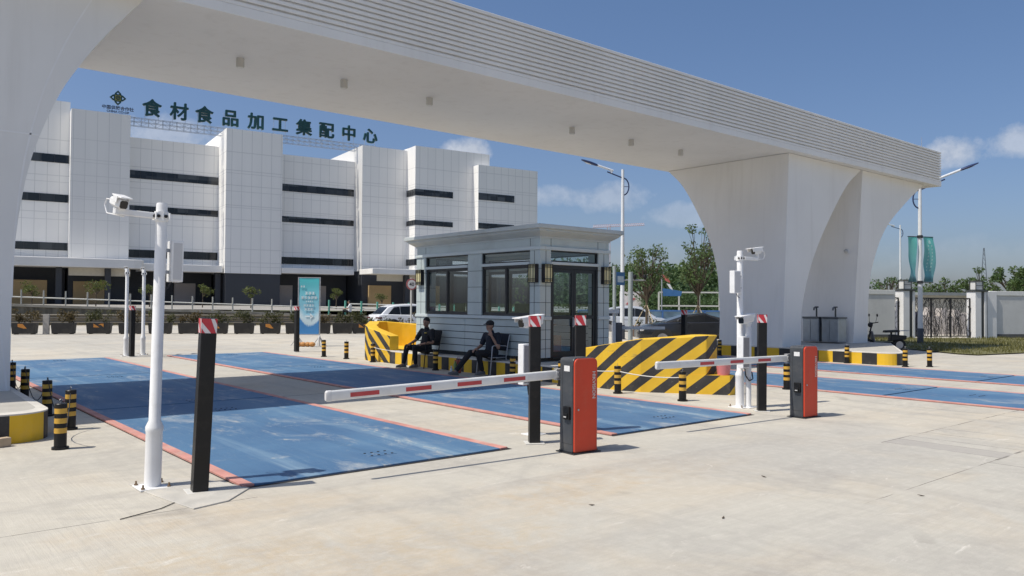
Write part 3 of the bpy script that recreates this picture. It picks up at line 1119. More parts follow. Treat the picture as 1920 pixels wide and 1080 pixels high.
def camera_pole(label, loc, arm, lean=(0, 0), box=None, camdir=(0, -1, -.2), H=2.45, group=None, shield=.28, camlift=.085):
    t = thing("camera_pole", label, "camera pole", loc, 0, group)
    t.rotation_euler = (lean[0], lean[1], 0)
    b = MB()
    b.lathe([(.068, .012), (.068, .475), (.073, .49), (.073, .52), (.048, .575), (.046, H - .02), (.042, H)], 24)
    b.build("pole", CAMWHITE, t)
    b = MB()
    b.box((-.13, -.13, 0), (.13, .13, .014))
    b.build("base_plate", CAMWHITE, t, .003)
    b = MB()
    for sx in (-1, 1):
        for sy in (-1, 1):
            b = MB()
            b.lathe([(.016, .012), (.016, .026), (.008, .027), (.008, .05)], 8, c=(sx * .105, sy * .105))
            b.build("anchor_bolt", P("rusty_bolt", (.22, .15, .09), .6, metal=.5), t)
    b = MB()
    b.lathe([(.060, H - .16), (.060, H - .075)], 8)
    for a in (40, 130, 220, 310):
        ca, sa = math.cos(R(a)), math.sin(R(a))
        b.box((-.018, -.006, 0), (.018, .006, .06), 0, Matrix.Translation((.066 * ca, .066 * sa, H - .148)) @ Matrix.Rotation(R(a), 4, 'Z'))
    cl = b.build("clamp", CAMWHITE, t)
    for a in (-125, -75, 200):
        ca, sa = math.cos(R(a)), math.sin(R(a))
        b = MB()
        b.cyl((.060 * ca, .060 * sa, H - .118), (.074 * ca, .074 * sa, H - .118), .014, None, 10)
        b.build("bolt_hole", BLACK, cl)
    av = Vector(arm)
    b = MB()
    b.bar((av.x * .1, av.y * .1, H - .115), (av.x, av.y, H - .115 + av.z), .042, .052)
    b.build("arm", CAMWHITE, t, .006)
    cp = Vector((av.x * .93, av.y * .93, H - .115 + av.z + .026 + camlift))
    c = bullet_camera(t, cp, camdir, .16, .078, shield)
    b = MB()
    d = Vector(camdir).normalized()
    q0 = cp - d * .11
    b.tube([q0, q0 - d * .07 + Vector((0, 0, -.01)), q0 - d * .10 + Vector((0, 0, -.07)), q0 - d * .06 + Vector((0, 0, -.13)), Vector((av.x * .8, av.y * .8, H - .14))], .006, 6)
    b.build("cable", CAMWHITE, c)
    if box:
        bx, by, z0, z1, wx, wy = box
        b = MB()
        b.box((bx - wx / 2, by - wy / 2, z0), (bx + wx / 2, by + wy / 2, z1))
        bo = b.build("light_box", CAMWHITE, t, .006)
        b = MB()
        b.box((bx - wx / 2 + .014, by - wy / 2 - .003, z0 + .02), (bx + wx / 2 - .014, by - wy / 2 + .004, z1 - .02))
        b.build("light_panel", P("led_panel", (.56, .56, .57), .45, var=.05), bo)
        b = MB()
        b.box((0, by - .012, z0 + .07), (bx, by + .012, z0 + .10))
        b.box((0, by - .012, z1 - .10), (bx, by + .012, z1 - .07))
        b.build("bracket", STEEL, bo)
        b = MB()
        b.tube([(bx * .8, by, z0), (bx * .6, by, z0 - .05), (.03, by * .5, z0 - .09), (0.05, 0, z0 - .2)], .005, 6)
        b.build("cable", MATTBLACK, bo)
    return t


camera_pole("tall white camera pole nearest the left edge, light box on its right", (2.03, 7.18, 0), (-.36, .06, .015), (R(-.35), R(1.1)),
            (.135, .03, 1.77, 2.13, .10, .14), (.30, -.90, -.30), camlift=.05, shield=.10)
camera_pole("tall white camera pole before the right gate leg, light box on its left", (10.71, 7.16, 0), (.42, -.05, .0), (0, R(-.2)),
            (-.17, -.03, 1.78, 2.13, .17, .09), (-.96, .1, -.12), camlift=.09)
fp1 = camera_pole("thin white camera pole at the far end right beside the black post there", (6.70, 24.85, 0), (.05, .32, 0), (0, 0), None, (.3, .9, -.2), 2.52)
fp2 = dup(fp1, (6.20, 24.7, 0), 0, "thin white camera pole at the far end left behind the slim black post")


def plate_stand(label, loc, rz):
    t = thing("plate_camera_stand", label, "camera stand", loc, rz)
    b = MB()
    b.lathe([(.045, .012), (.045, 1.25), (.03, 1.27)], 20)
    b.build("pole", CAMWHITE, t)
    b = MB()
    b.box((-.12, -.1, 0), (.12, .1, .013))
    b.build("base_plate", CAMWHITE, t, .003)
    b = MB()
    b.ball((0, 0, 1.285), .04, n=10)
    b.box((-.14, -.03, 1.30), (.05, .03, 1.325))
    b.build("swivel_bracket", CAMWHITE, t)
    c = bullet_camera(t, (-.05, 0, 1.375), (-1, -.12, -.10), .36, .10, .42)
    b = MB()
    b.box((-.215, -.05, .62), (-.04, .05, 1.11))
    s = b.build("display_box", CAMWHITE, t, .006)
    b = MB()
    b.box((-.20, -.053, .64), (-.055, -.048, 1.09))
    b.build("display_panel", P("display_grey", (.30, .29, .30), .5, var=.08, vs=20), s)
    b = MB()
    b.tube([(-.1, .0, .62), (-.1, -.02, .5), (-.05, -.05, .42), (.02, -.07, .45), (.04, -.04, .54), (0, 0, .60)], .010, 8)
    b.build("cable", MATTBLACK, t)
    return t


plate_stand("short white camera stand with display box behind the post by the nearest cabinet", (6.44, 7.22, 0), R(0))
plate_stand("short white camera stand with display box beside the tall pole by the farther cabinet", (10.80, 7.07, 0), R(0))

# ================================================================== GUARD BOOTH
SIDING = P("booth_grey_panel", (.46, .525, .525), .42, var=.06, vs=1.2, dirt=((.27, .28, .27), .3), ds=2)
SIDEDGE = P("booth_grey_trim", (.52, .58, .59), .4, var=.05, vs=2)
JOINT_GAPSHADE = P("booth_joint_and_gap_shade", (.03, .04, .045), .7)
FRAME = P("window_frame_dark", (.010, .012, .015), .4, var=.12)


def glass_mat(name, tint, gloss):
    mt = bpy.data.materials.new(name)
    mt.use_nodes = True
    t = mt.node_tree
    t.nodes.clear()
    g = Graph(t)
    out = t.nodes.new('ShaderNodeOutputMaterial')
    tr = g.n('ShaderNodeBsdfTransparent', {}, Color=tint)
    gl = g.n('ShaderNodeBsdfGlossy', {}, Color=(.9, .95, 1.0), Roughness=.02)
    fr = g.m('POWER', g.n('ShaderNodeLayerWeight', {}, Blend=.5).outputs['Facing'], 5.0)
    f = g.m('ADD', g.m('MULTIPLY', fr, .9), gloss, clamp=True)
    mx = g.n('ShaderNodeMixShader', {}, i0=f, i1=tr.outputs[0], i2=gl.outputs[0])
    t.links.new(mx.outputs[0], out.inputs[0])
    return mt


GLASS = glass_mat("booth_glass", (.85, .89, .90), .06)

booth = thing("guard_booth", "grey guard booth with dark framed windows, wall lamps and a flat cornice roof", "booth", (11.4, 12.6, 0))
BW, BL, Z0 = 2.13, 4.77, .335


def lap_siding(x0, y0, x1, y1, z0, z1, n, th, vj=None):
    """lapped boards between two plan points, outside on the right of the direction"""
    b = MB()
    a, c = Vector((x0, y0, 0)), Vector((x1, y1, 0))
    d = (c - a)
    L = d.length
    d.normalize()
    nx = Vector((d.y, -d.x, 0))
    M = Matrix((d, -nx, Vector((0, 0, 1)))).transposed().to_4x4()
    M.translation = a
    ph = (z1 - z0) / n
    for i in range(n):
        za, zb = z0 + i * ph + .007, z0 + (i + 1) * ph - .009
        xs = [0] + (vj or []) + [L]
        for k in range(len(xs) - 1):
            g0 = xs[k] + (.006 if k else 0)
            g1 = xs[k + 1] - (.006 if k < len(xs) - 2 else 0)
            b.box((g0, 0, za), (g1, th, zb), 0, M)
    b.box((0, .012, z0), (L, th - .004, z1), 1, M)
    return b


def booth_box(name, mt, *boxes, bevel=.004, parent=None):
    b = MB()
    for q in boxes:
        b.box(q[0], q[1], q[2] if len(q) > 2 else 0)
    return b.build(name, mt, parent or booth, bevel)


TH = .10
# plinth and floor
booth_box("plinth", JOINT_GAPSHADE, ((.05, .05, .32), (BW - .05, BL - .05, .43)))  # near-black colour paints in the shadow gap beneath the siding
booth_box("floor", P("booth_floor", (.34, .33, .31), .6), ((TH, TH, .39), (BW - TH, BL - TH, .41)))
# lower siding: left, back, right, and narrow bits either side of the door
# the direction runs so that the outside is on the right hand
lap_siding(0, BL, 0, 0, .42, 1.24, 5, TH, [2.08]).build("lower_siding", [SIDING, JOINT_GAPSHADE], booth, .003)
lap_siding(BW, 0, BW, BL, .39, 1.24, 5, TH, [2.4]).build("lower_siding", [SIDING, JOINT_GAPSHADE], booth, .003)
lap_siding(BW - TH, BL, TH, BL, .39, 1.24, 5, TH).build("lower_siding", [SIDING, JOINT_GAPSHADE], booth, .003)


def pilaster(x0, y0, x1, y1, z0=.39, z1=2.84):
    """flat panelled pier with dark joint lines"""
    b = MB()
    z0 = max(z0, .42)
    zs = [z0] + [q for q in (.62, .82, 1.03, 1.24, 1.62, 1.98, 2.36) if q > z0 + .1] + [z1]
    for za, zb in zip(zs, zs[1:]):
        b.box((x0, y0, za + .006), (x1, y1, zb - .004), 0)
    b.box((x0 + .008, y0 + .008, z0), (x1 - .008, y1 - .008, z1), 1)
    return b.build("pilaster", [SIDING, JOINT_GAPSHADE], booth, .003)


pilaster(-.02, -.02, .30, .31)
pilaster(BW - .34, -.02, BW + .02, .31)
pilaster(-.02, BL - .40, .30, BL + .02)
pilaster(BW - .30, BL - .40, BW + .02, BL + .02)
pilaster(-.015, 2.03, TH, 2.57, 1.32)
pilaster(BW - TH, 2.03, BW + .015, 2.57, 1.32)
# vertical joint lines down the corner piers
b = MB()
for zr in ((.39, 2.75),):
    b.box((-.0225, .155, zr[0]), (-.018, .167, zr[1]))
    b.box((.145, -.0225, zr[0]), (.157, -.018, zr[1]))
    b.box((BW - .17, -.0225, zr[0]), (BW - .158, -.018, zr[1]))
    b.box((-.0225, BL - .20, zr[0]), (-.018, BL - .188, zr[1]))
b.build("joint_strips", JOINT_GAPSHADE, booth)


def ring(z0, z1, o, i0):
    """rectangular band round the booth, o out of the wall plane"""
    return [((-o, -o, z0), (i0, BL + o, z1)), ((BW - i0, -o, z0), (BW + o, BL + o, z1)), ((i0, -o, z0), (BW - i0, i0, z1)), ((i0, BL - i0, z0), (BW - i0, BL + o, z1))]


sill = [((-.045, -.045, 1.24), (.31, .32, 1.315)), ((BW - .345, -.045, 1.24), (BW + .045, .32, 1.315)), ((-.045, .32, 1.24), (TH, BL + .045, 1.315)), ((BW - TH, .32, 1.24), (BW + .045, BL + .045, 1.315)), ((TH, BL - TH, 1.24), (BW - TH, BL + .045, 1.315))]
booth_box("sill_band", SIDEDGE, *sill, bevel=.008)
booth_box("transom_band", SIDEDGE, ((-.035, .31, 2.452), (TH, 2.03, 2.515)), ((-.035, 2.57, 2.452), (TH, BL - .40, 2.515)), ((BW - TH, .31, 2.452), (BW + .035, 2.03, 2.515)), ((BW - TH, 2.57, 2.452), (BW + .035, BL - .40, 2.515)), ((.30, -.035, 2.452), (BW - .34, TH, 2.515)), bevel=.006)
booth_box("upper_band", SIDEDGE, *ring(2.765, 2.845, .05, TH), bevel=.01)
booth_box("frieze", SIDING, *ring(2.846, 3.04, .012, TH), bevel=.004)
b = MB()
for p in (((-.0145, .30, 2.85), (-.010, .312, 3.035)), ((-.0145, BL - .40, 2.85), (-.010, BL - .388, 3.035)), ((BW - .36, -.0145, 2.85), (BW - .348, -.010, 3.035)), ((.30, -.0145, 2.85), (.312, -.010, 3.035))):
    b.box(*p)
b.build("frieze_joints", JOINT_GAPSHADE, booth)
# cornice: moulded profile swept round the four sides
prof = [(.0, 3.02), (.035, 3.02), (.035, 3.05), (.06, 3.065), (.115, 3.10), (.165, 3.135), (.195, 3.165), (.205, 3.165), (.205, 3.19), (.235, 3.20), (.262, 3.215), (.262, 3.285), (.245, 3.30), (-.2, 3.31)]
b = MB()
for (pa, pb) in zip(prof, prof[1:]):
    def cr(o, z):
        return [(-o, -o, z), (BW + o, -o, z), (BW + o, BL + o, z), (-o, BL + o, z)]
    A, B_ = cr(*pa), cr(*pb)
    for k in range(4):
        b.face([A[k], A[(k + 1) % 4], B_[(k + 1) % 4], B_[k]])
b.face([(.2, .2, 3.31), (BW - .2, .2, 3.31), (BW - .2, BL - .2, 3.31), (.2, BL - .2, 3.31)])
bmesh.ops.remove_doubles(b.bm, verts=b.bm.verts[:], dist=.0005)
b.build("cornice", P("booth_cornice", (.48, .52, .52), .45, var=.07, vs=1.5, dirt=((.3, .3, .29), .35)), booth)
booth_box("ceiling", P("booth_ceiling", (.66, .66, .64), .7), ((TH, TH, 2.86), (BW - TH, BL - TH, 2.90)))


def window(face, a, c, z0, z1, mull, fw=.045, name="window", leafs=True):
    """window in a long wall: face 'L' (x=0) or 'R' (x=BW); a..c along y; or 'F'/'B' along x"""
    b = MB()
    d0, d1 = .015, .075

    def put(u0, v0, u1, v1, e0=d0, e1=d1, mi=0, bb=None):
        bb = bb or b
        if face == 'L':
            bb.box((e0, u0, v0), (e1, u1, v1), mi)
        elif face == 'R':
            bb.box((BW - e1, u0, v0), (BW - e0, u1, v1), mi)
        elif face == 'F':
            bb.box((u0, e0, v0), (u1, e1, v1), mi)
        else:
            bb.box((u0, BL - e1, v0), (u1, BL - e0, v1), mi)
    put(a, z0, c, z0 + fw)
    put(a, z1 - fw, c, z1)
    put(a, z0 + fw, a + fw, z1 - fw)
    put(c - fw, z0 + fw, c, z1 - fw)
    for mm in mull:
        put(mm - fw * .6, z0 + fw, mm + fw * .6, z1 - fw)
    if leafs:
        edges = [a + fw] + [q for mm in mull for q in (mm - fw * .6, mm + fw * .6)] + [c - fw]
        for k in range(0, len(edges), 2):
            e0_, e1_ = edges[k], edges[k + 1]
            w = .03
            put(e0_, z0 + fw, e1_, z0 + fw + w, .03, .065)
            put(e0_, z1 - fw - w, e1_, z1 - fw, .03, .065)
            put(e0_, z0 + fw + w, e0_ + w, z1 - fw - w, .03, .065)
            put(e1_ - w, z0 + fw + w, e1_, z1 - fw - w, .03, .065)
    o = b.build(name, FRAME, booth, .004)
    p = MB()
    put(a + fw * .5, z0 + fw * .5, c - fw * .5, z1 - fw * .5, .044, .050, 0, p)
    p.build("pane", GLASS, o)
    return o


for f in 'LR':
    window(f, .31, 2.03, 1.315, 2.452, [1.17])
    window(f, 2.57, BL - .40, 1.315, 2.452, [3.47])
    window(f, .31, 2.03, 2.515, 2.765, [], .03, "transom_window", False)
    window(f, 2.57, BL - .40, 2.515, 2.765, [], .03, "transom_window", False)
window('B', .30, BW - .30, 1.315, 2.452, [BW / 2])
window('B', .30, BW - .30, 2.515, 2.765, [], .03, "transom_window", False)
window('F', .30, BW - .34, 2.515, 2.765, [], .03, "transom_window", False)
# back wall fill above the sill corners is closed by pilasters; door set
fr = booth_box("door_frame", FRAME, ((.30, .0, .39), (.365, .09, 2.452)), ((BW - .405, .0, .39), (BW - .34, .09, 2.452)), ((.365, .0, 2.37), (BW - .405, .09, 2.452)), ((.365, -.02, .39), (BW - .405, .10, .43)))
xm = .30 + (BW - .64) * .50
for (xa, xb, nm) in ((.365, xm - .004, 1), (xm + .004, BW - .405, -1)):
    w = .062
    d = booth_box("door", FRAME, ((xa, .02, .43), (xa + w, .07, 2.37)), ((xb - w, .02, .43), (xb, .07, 2.37)), ((xa + w, .02, .43), (xb - w, .07, .55)), ((xa + w, .02, 2.29), (xb - w, .07, 2.37)), ((xa + w, .02, 1.26), (xb - w, .07, 1.34)))
    b = MB()
    b.box((xa + .03, .042, .5), (xb - .03, .048, 2.32))
    b.build("pane", GLASS, d)
    if nm == 1:
        b = MB()
        b.box((xb - .045, -.002, 1.08), (xb - .018, .02, 1.30))
        b.bar((xb - .03, -.03, 1.10), (xb - .03, -.03, 1.28), .018)
        b.bar((xb - .03, -.03, 1.12), (xb - .03, .0, 1.12), .012)
        b.bar((xb - .03, -.03, 1.26), (xb - .03, .0, 1.26), .012)
        b.build("handle", STEEL, d)
booth_box("door_step", P("step_stone", (.36, .36, .34), .7, var=.1), ((.02, -.42, .33), (1.95, -.03, .345)))
# wall lamps
LAMPGLOW = P("lamp_glass", (.66, .60, .34), .4, var=.08, vs=9)


def wall_lamp(M):
    b = MB()
    w, h, dd = .118, .40, .10
    for sx in (-1, 1):
        b.box((sx * w - .008, -dd, 0), (sx * w + .008, 0, h), 0, M)
        b.box((sx * w * .42 - .005, -dd - .001, 0), (sx * w * .42 + .005, -dd + .01, h), 0, M)
        b.box((sx * w - .004, -dd * .66, 0), (sx * w + .004, -dd * .6, h), 0, M)
    for zz in (0, .045, .075, h - .075, h - .045, h - .012):
        b.box((-w, -dd - .002, zz), (w, -dd + .010, zz + .011), 0, M)
        b.box((-w - .008, -dd, zz), (-w + .004, 0, zz + .011), 0, M)
        b.box((w - .004, -dd, zz), (w + .008, 0, zz + .011), 0, M)
    b.box((-w, -dd, h - .012), (w, 0, h), 0, M)
    b.box((-w, -dd, 0), (w, 0, .012), 0, M)
    b.box((-w, -.012, 0), (w, 0, h), 0, M)
    o = b.build("wall_lamp", MATTBLACK, booth, .002)
    b = MB()
    b.box((-w + .012, -dd + .014, .014), (w - .012, -.014, h - .014), 0, M)
    b.build("lamp_glass", LAMPGLOW, o)
    return o


LR = Matrix(((0, 1, 0, 0), (-1, 0, 0, 0), (0, 0, 1, 0), (0, 0, 0, 1)))
RL = Matrix.Rotation(R(-90), 4, 'Z')
wall_lamp(Matrix.Translation((.15, -.02, 2.055)))
wall_lamp(Matrix.Translation((BW - .13, -.02, 2.055)))
wall_lamp(Matrix.Translation((-.02, .15, 2.055)) @ RL)
wall_lamp(Matrix.Translation((-.02, BL - .20, 2.055)) @ RL)

# things inside the booth
desk = thing("desk", "dark desk along the window wall inside the guard booth", "desk", (11.9, 14.6, .41))
b = MB(); b.box((-.28, -1.7, .70), (.28, 1.9, .74)); b.build("desk_top", P("desk_wood", (.10, .06, .04), .5), desk, .004)
for y in (-1.6, .1, 1.8):
    b = MB(); b.box((-.25, y - .03, 0), (.25, y + .03, .70)); b.build("leg", DARKMETAL, desk)
for (x, y, a, lab) in ((11.85, 13.65, 95, "black computer monitor on the booth desk behind the near window"), (11.85, 16.1, 80, "black computer monitor on the booth desk behind the far window, left of two"), (11.85, 15.5, 100, "black computer monitor on the booth desk behind the far window, right of two")):
    mo = thing("monitor", lab, "monitor", (x, y, 1.15), R(a))
    b = MB(); b.box((-.27, -.02, .12), (.27, .02, .45)); b.build("screen", BLACK, mo, .006)
    b = MB(); b.box((-.03, -.01, .02), (.03, .03, .2)); b.box((-.12, -.08, 0), (.12, .1, .015)); b.build("stand", BLACK, mo, .004)
cb = thing("cabinet", "low orange-brown cabinet inside the booth behind the door glass", "cabinet", (12.1, 13.1, .41))
b = MB(); b.box((-.25, -.18, 0), (.25, .18, .48)); b.build("carcass", P("orange_wood", (.30, .11, .04), .5), cb, .006)
b = MB(); b.box((-.24, -.195, .02), (-.005, -.18, .46)); b.box((.005, -.195, .02), (.24, -.18, .46)); b.build("cabinet_door", P("orange_wood2", (.34, .13, .05), .45), cb, .004)

# ================================================================== SEATED MEN AND CHAIRS
SKIN = P("skin", (.33, .185, .125), .55, var=.08, vs=10)
CLOTHBLACK = P("black_cloth", (.016, .016, .019), .85, var=.2, vs=8, bump=.3, bs=60)
CLOTHNAVY = P("navy_cloth", (.014, .018, .030), .85, var=.2, vs=8, bump=.3, bs=60)
TROUSERS = P("dark_trousers", (.013, .013, .016), .85, var=.2, vs=8, bump=.3, bs=60)
HAIR = P("black_hair", (.008, .007, .007), .6, var=.2)
SHOE = P("grey_shoe", (.13, .125, .12), .6, var=.15)
EYE = P("dark_eye", (.01, .008, .007), .3)
LIP = P("lips", (.18, .07, .055), .5)


def capsules(b, segs):
    for p0, r0, p1, r1 in segs:
        p0, p1 = Vector(p0), Vector(p1)
        b.tube([p0, p1], [r0, r1], 14)
        b.ball(p0, r0, n=10)
        b.ball(p1, r1, n=10)


def remesh(o, size, it=4):
    md = o.modifiers.new("one_surface", 'REMESH')
    md.mode = 'VOXEL'
    md.voxel_size = size
    md.use_smooth_shade = True
    ms = o.modifiers.new("soften", 'SMOOTH')
    ms.factor = .5
    ms.iterations = it
    return o


def hand(b, wrist, d, palm_n, curl, r=.0092):
    """palm and five bent fingers; d = direction of the fingers, palm_n = palm normal"""
    d = Vector(d).normalized()
    nrm = Vector(palm_n)
    nrm = (nrm - d * nrm.dot(d)).normalized()
    sd = d.cross(nrm)
    w = Vector(wrist)
    capsules(b, [(w, .026, w + d * .03, .030)])
    for k in (-1, -.33, .33, 1):
        capsules(b, [(w + d * .02 + sd * k * .018, .017, w + d * .082 + sd * k * .028, .0135)])
    for k, L in ((-1, .062), (-.33, .078), (.33, .084), (1, .074)):
        p = w + d * .085 + sd * k * .028
        dd = d.copy()
        for i, f in enumerate((.45, .32, .23)):
            dd = (dd + nrm * curl * (.55 + .3 * i)).normalized()
            q = p + dd * L * f * 1.15
            capsules(b, [(p, r * (1 - .08 * i), q, r * (.94 - .08 * i))])
            p = q
    p = w + d * .03 + sd * .030
    q = p + (sd * .75 + d * .65 + nrm * .2).normalized() * .042
    capsules(b, [(p, .0135, q, .0115)])
    capsules(b, [(q, .0112, q + (d * .9 + nrm * .5 + sd * .1).normalized() * .036, .0095)])


def rotz(v, a):
    c, s = math.cos(a), math.sin(a)
    return Vector((v[0] * c - v[1] * s, v[0] * s + v[1] * c, v[2]))


def seated_man(label, loc, rz, J, cap=False, shirt=None, badge=False):
    """J: joints in local space, x forwards, y to his left"""
    b = MB()
    hip, chest, neck, head = [Vector(J[k]) for k in ('hip', 'chest', 'neck', 'head')]
    hy = J.get('turn', 0.0)
    hd = lambda v: head + rotz(v, hy)
    capsules(b, [(hip + Vector((0, -.07, .0)), .105, hip + Vector((0, .07, 0)), .105), (hip, .11, chest, .115),
                 (chest + Vector((0, -.11, .03)), .075, chest + Vector((0, .11, .03)), .075), (chest + Vector((.0, 0, .08)), .07, neck, .052), (neck, .050, head + Vector((-.01, 0, -.06)), .052)])
    # head: skull, face, jaw, nose, brows, ears
    b.ball(hd((-.012, 0, .018)), 1, (.092, .073, .098), 16)
    b.ball(hd((.018, 0, -.030)), 1, (.066, .060, .082), 14)
    b.ball(hd((.040, 0, -.082)), 1, (.036, .036, .028), 10)
    capsules(b, [(hd((.078, 0, .006)), .009, hd((.094, 0, -.026)), .0125), (hd((.070, -.030, .020)), .010, hd((.070, .030, .020)), .010),
                 (hd((.064, -.016, -.056)), .014, hd((.064, .016, -.056)), .014)])
    for s in (-1, 1):
        b.ball(hd((-.010, s * .074, -.006)), 1, (.020, .010, .032), 8)
    for s, k in ((1, 'L'), (-1, 'R')):
        sh, el, wr = [Vector(J[q + k]) for q in ('sh', 'el', 'wr')]
        capsules(b, [(chest + Vector((0, s * .09, .05)), .065, sh, .056), (sh, .052, el, .040), (el, .039, wr, .026)])
        hand(b, wr, J['hd' + k], J['hn' + k], J['cu' + k])
        h0, kn, an = hip + Vector((.02, s * .085, -.01)), Vector(J['kn' + k]), Vector(J['an' + k])
        capsules(b, [(h0, .085, kn, .055), (kn, .052, an, .036), (an, .034, an + Vector((.08, 0, -.03)), .03)])
    man = remesh(b.build("person", SKIN, None, loc=loc, rot=(0, 0, rz)), .0075, 3)
    tag(man, label, "person")
    b = MB()
    capsules(b, [(hip + Vector((-.01, -.075, .03)), .122, hip + Vector((-.01, .075, .03)), .122), (hip + Vector((0, 0, .05)), .132, chest, .137),
                 (chest + Vector((.01, -.12, .03)), .090, chest + Vector((.01, .12, .03)), .090), (chest + Vector((0, 0, .09)), .072, neck + Vector((0, 0, -.02)), .064)])
    for s, k in ((1, 'L'), (-1, 'R')):
        sh, el = Vector(J['sh' + k]), Vector(J['el' + k])
        capsules(b, [(chest + Vector((0, s * .09, .05)), .082, sh, .071), (sh, .070, sh.lerp(el, J.get('sleeve' + k, .72)), .062)])
    remesh(b.build("shirt", shirt or CLOTHBLACK, man), .011, 3)
    b = MB()
    capsules(b, [(hip + Vector((0, -.075, -.01)), .122, hip + Vector((0, .075, -.01)), .122)])
    for s, k in ((1, 'L'), (-1, 'R')):
        h0, kn, an = hip + Vector((.02, s * .085, -.01)), Vector(J['kn' + k]), Vector(J['an' + k])
        capsules(b, [(h0, .100, kn, .070), (kn, .069, kn.lerp(an, .9), .054)])
    remesh(b.build("trousers", TROUSERS, man), .011, 3)
    for k in 'LR':
        an = Vector(J['an' + k])
        f = Vector(J.get('ft' + k, (1, 0, 0))).normalized()
        M = Matrix.Translation((an.x, an.y, an.z - .075)) @ Vector((1, 0, 0)).rotation_difference(f).to_matrix().to_4x4()
        b = MB()
        capsules(b, [(M @ Vector((-.035, 0, .040)), .042, M @ Vector((.07, 0, .040)), .043), (M @ Vector((.07, 0, .036)), .042, M @ Vector((.17, 0, .026)), .030), (M @ Vector((-.01, 0, .05)), .042, M @ Vector((0, 0, .085)), .040)])
        b.prism([(-.075, -.040), (.1, -.046), (.19, -.030), (.205, 0), (.19, .030), (.1, .046), (-.075, .040)], 0, .018, 0, M)
        remesh(b.build("shoe", SHOE, man), .008, 2)
    if badge:
        b = MB()
        bx = chest + Vector((.118, .075, .06))
        b.box(bx + Vector((-.02, -.035, -.012)), bx + Vector((.012, .035, .012)))
        b.build("badge", P("badge_gold", (.40, .30, .06), .5), man)
    b = MB()
    for s in (-1, 1):
        b.ball(hd((.0745, s * .029, .004)), 1, (.006, .011, .006), 8)
    b.build("eyes", EYE, man)
    b = MB()
    b.ball(hd((.0775, 0, -.054)), 1, (.004, .022, .006), 8)
    b.build("mouth", LIP, man)
    b = MB()
    if cap:
        b.ball(hd((-.016, 0, .052)), 1, (.103, .086, .078), 16)
        b.prism([(.04, -.072), (.12, -.060), (.160, -.03), (.168, 0), (.160, .03), (.12, .060), (.04, .072)], .046, .060, 0, Matrix.Translation(head) @ Matrix.Rotation(hy, 4, 'Z') @ Matrix.Rotation(.12, 4, 'Y'))
        remesh(b.build("cap", CLOTHBLACK, man), .008, 2)
        b = MB()
        b.ball(hd((-.045, 0, .000)), 1, (.062, .077, .060), 12)
        b.build("hair", HAIR, man)
    else:
        b.ball(hd((-.022, 0, .050)), 1, (.094, .080, .082), 16)
        b.ball(hd((-.048, 0, .015)), 1, (.066, .078, .075), 12)
        remesh(b.build("hair", HAIR, man), .008, 1)
    return man


seated_man("man in black sitting at left beside the far striped bumper, hands in his lap", (10.95, 16.32, 0), R(182),
           dict(hip=(0, 0, .47), chest=(-.07, 0, .80), neck=(-.04, .0, .99), head=(-.01, .02, 1.115), turn=.35,
                shL=(-.07, .20, .90), elL=(-.04, .25, .635), wrL=(.19, .12, .585), hdL=(.9, -.35, -.1), hnL=(0, -.3, -1), cuL=.5,
                shR=(-.05, -.20, .90), elR=(.12, -.25, .66), wrR=(.36, -.15, .585), hdR=(.9, .2, -.35), hnR=(0, .3, -1), cuR=.5,
                knL=(.40, .13, .505), anL=(.36, .10, .10), knR=(.44, -.15, .515), anR=(.55, -.13, .10), ftL=(1, .15, 0), ftR=(1, -.2, 0)), badge=True)
seated_man("man in a dark cap sitting at right against the booth, hand raised to his face", (11.02, 13.80, 0), R(178),
           dict(hip=(0, 0, .47), chest=(-.03, 0, .80), neck=(.0, .0, .985), head=(.05, .01, 1.095), turn=.12,
                shL=(-.05, .20, .89), elL=(.0, .27, .62), wrL=(.10, .15, .88), hdL=(.10, -.45, .9), hnL=(-.7, -.5, .1), cuL=.25, sleeveL=.62,
                shR=(.0, -.20, .88), elR=(.10, -.24, .64), wrR=(.32, -.10, .585), hdR=(.9, .25, -.2), hnR=(0, .2, -1), cuR=.5,
                knL=(.42, .10, .50), anL=(.28, .06, .10), knR=(.46, -.15, .50), anR=(.86, -.14, .105), ftL=(1, .05, 0), ftR=(1, .05, .12)), True, CLOTHNAVY)


def chair(label, loc, rz, frame, cloth, arms=True):
    t = thing("chair", label, "chair", loc, rz)
    for s in (-1, 1):
        b = MB()
        y = s * .255
        b.tube([(.24, y, 0), (.20, y, .40), (.18, y, .64), (.14, y, .665), (-.16, y, .655), (-.22, y, .64)], .0125, 10)
        b.tube([(-.26, y, 0), (-.20, y, .40), (-.25, y, .68), (-.30, y, .90)], .0125, 10)
        b.tube([(.20, y, .40), (-.20, y, .40)], .010, 8)
        b.build("side_frame", frame, t)
    for x in (.20, -.20):
        b = MB()
        b.tube([(x, -.255, .40), (x, .255, .40)], .011, 8)
        b.build("crossbar", frame, t)
    b = MB()
    b.box((-.22, -.235, .405), (.23, .235, .445))
    b.build("seat", cloth, t, .018)
    b = MB()
    M = Matrix.Translation((-.255, 0, .60)) @ Matrix.Rotation(R(-10), 4, 'Y')
    b.box((-.014, -.235, -.06), (.014, .235, .32), 0, M)
    b.build("backrest", cloth, t, .012)
    return t


chair("black armchair under the man beside the far bumper", (10.97, 16.32, 0), R(182), BLACK, CLOTHBLACK)
chair("steel tube armchair under the man in a dark cap", (11.05, 13.80, 0), R(178), STEEL, CLOTHNAVY)
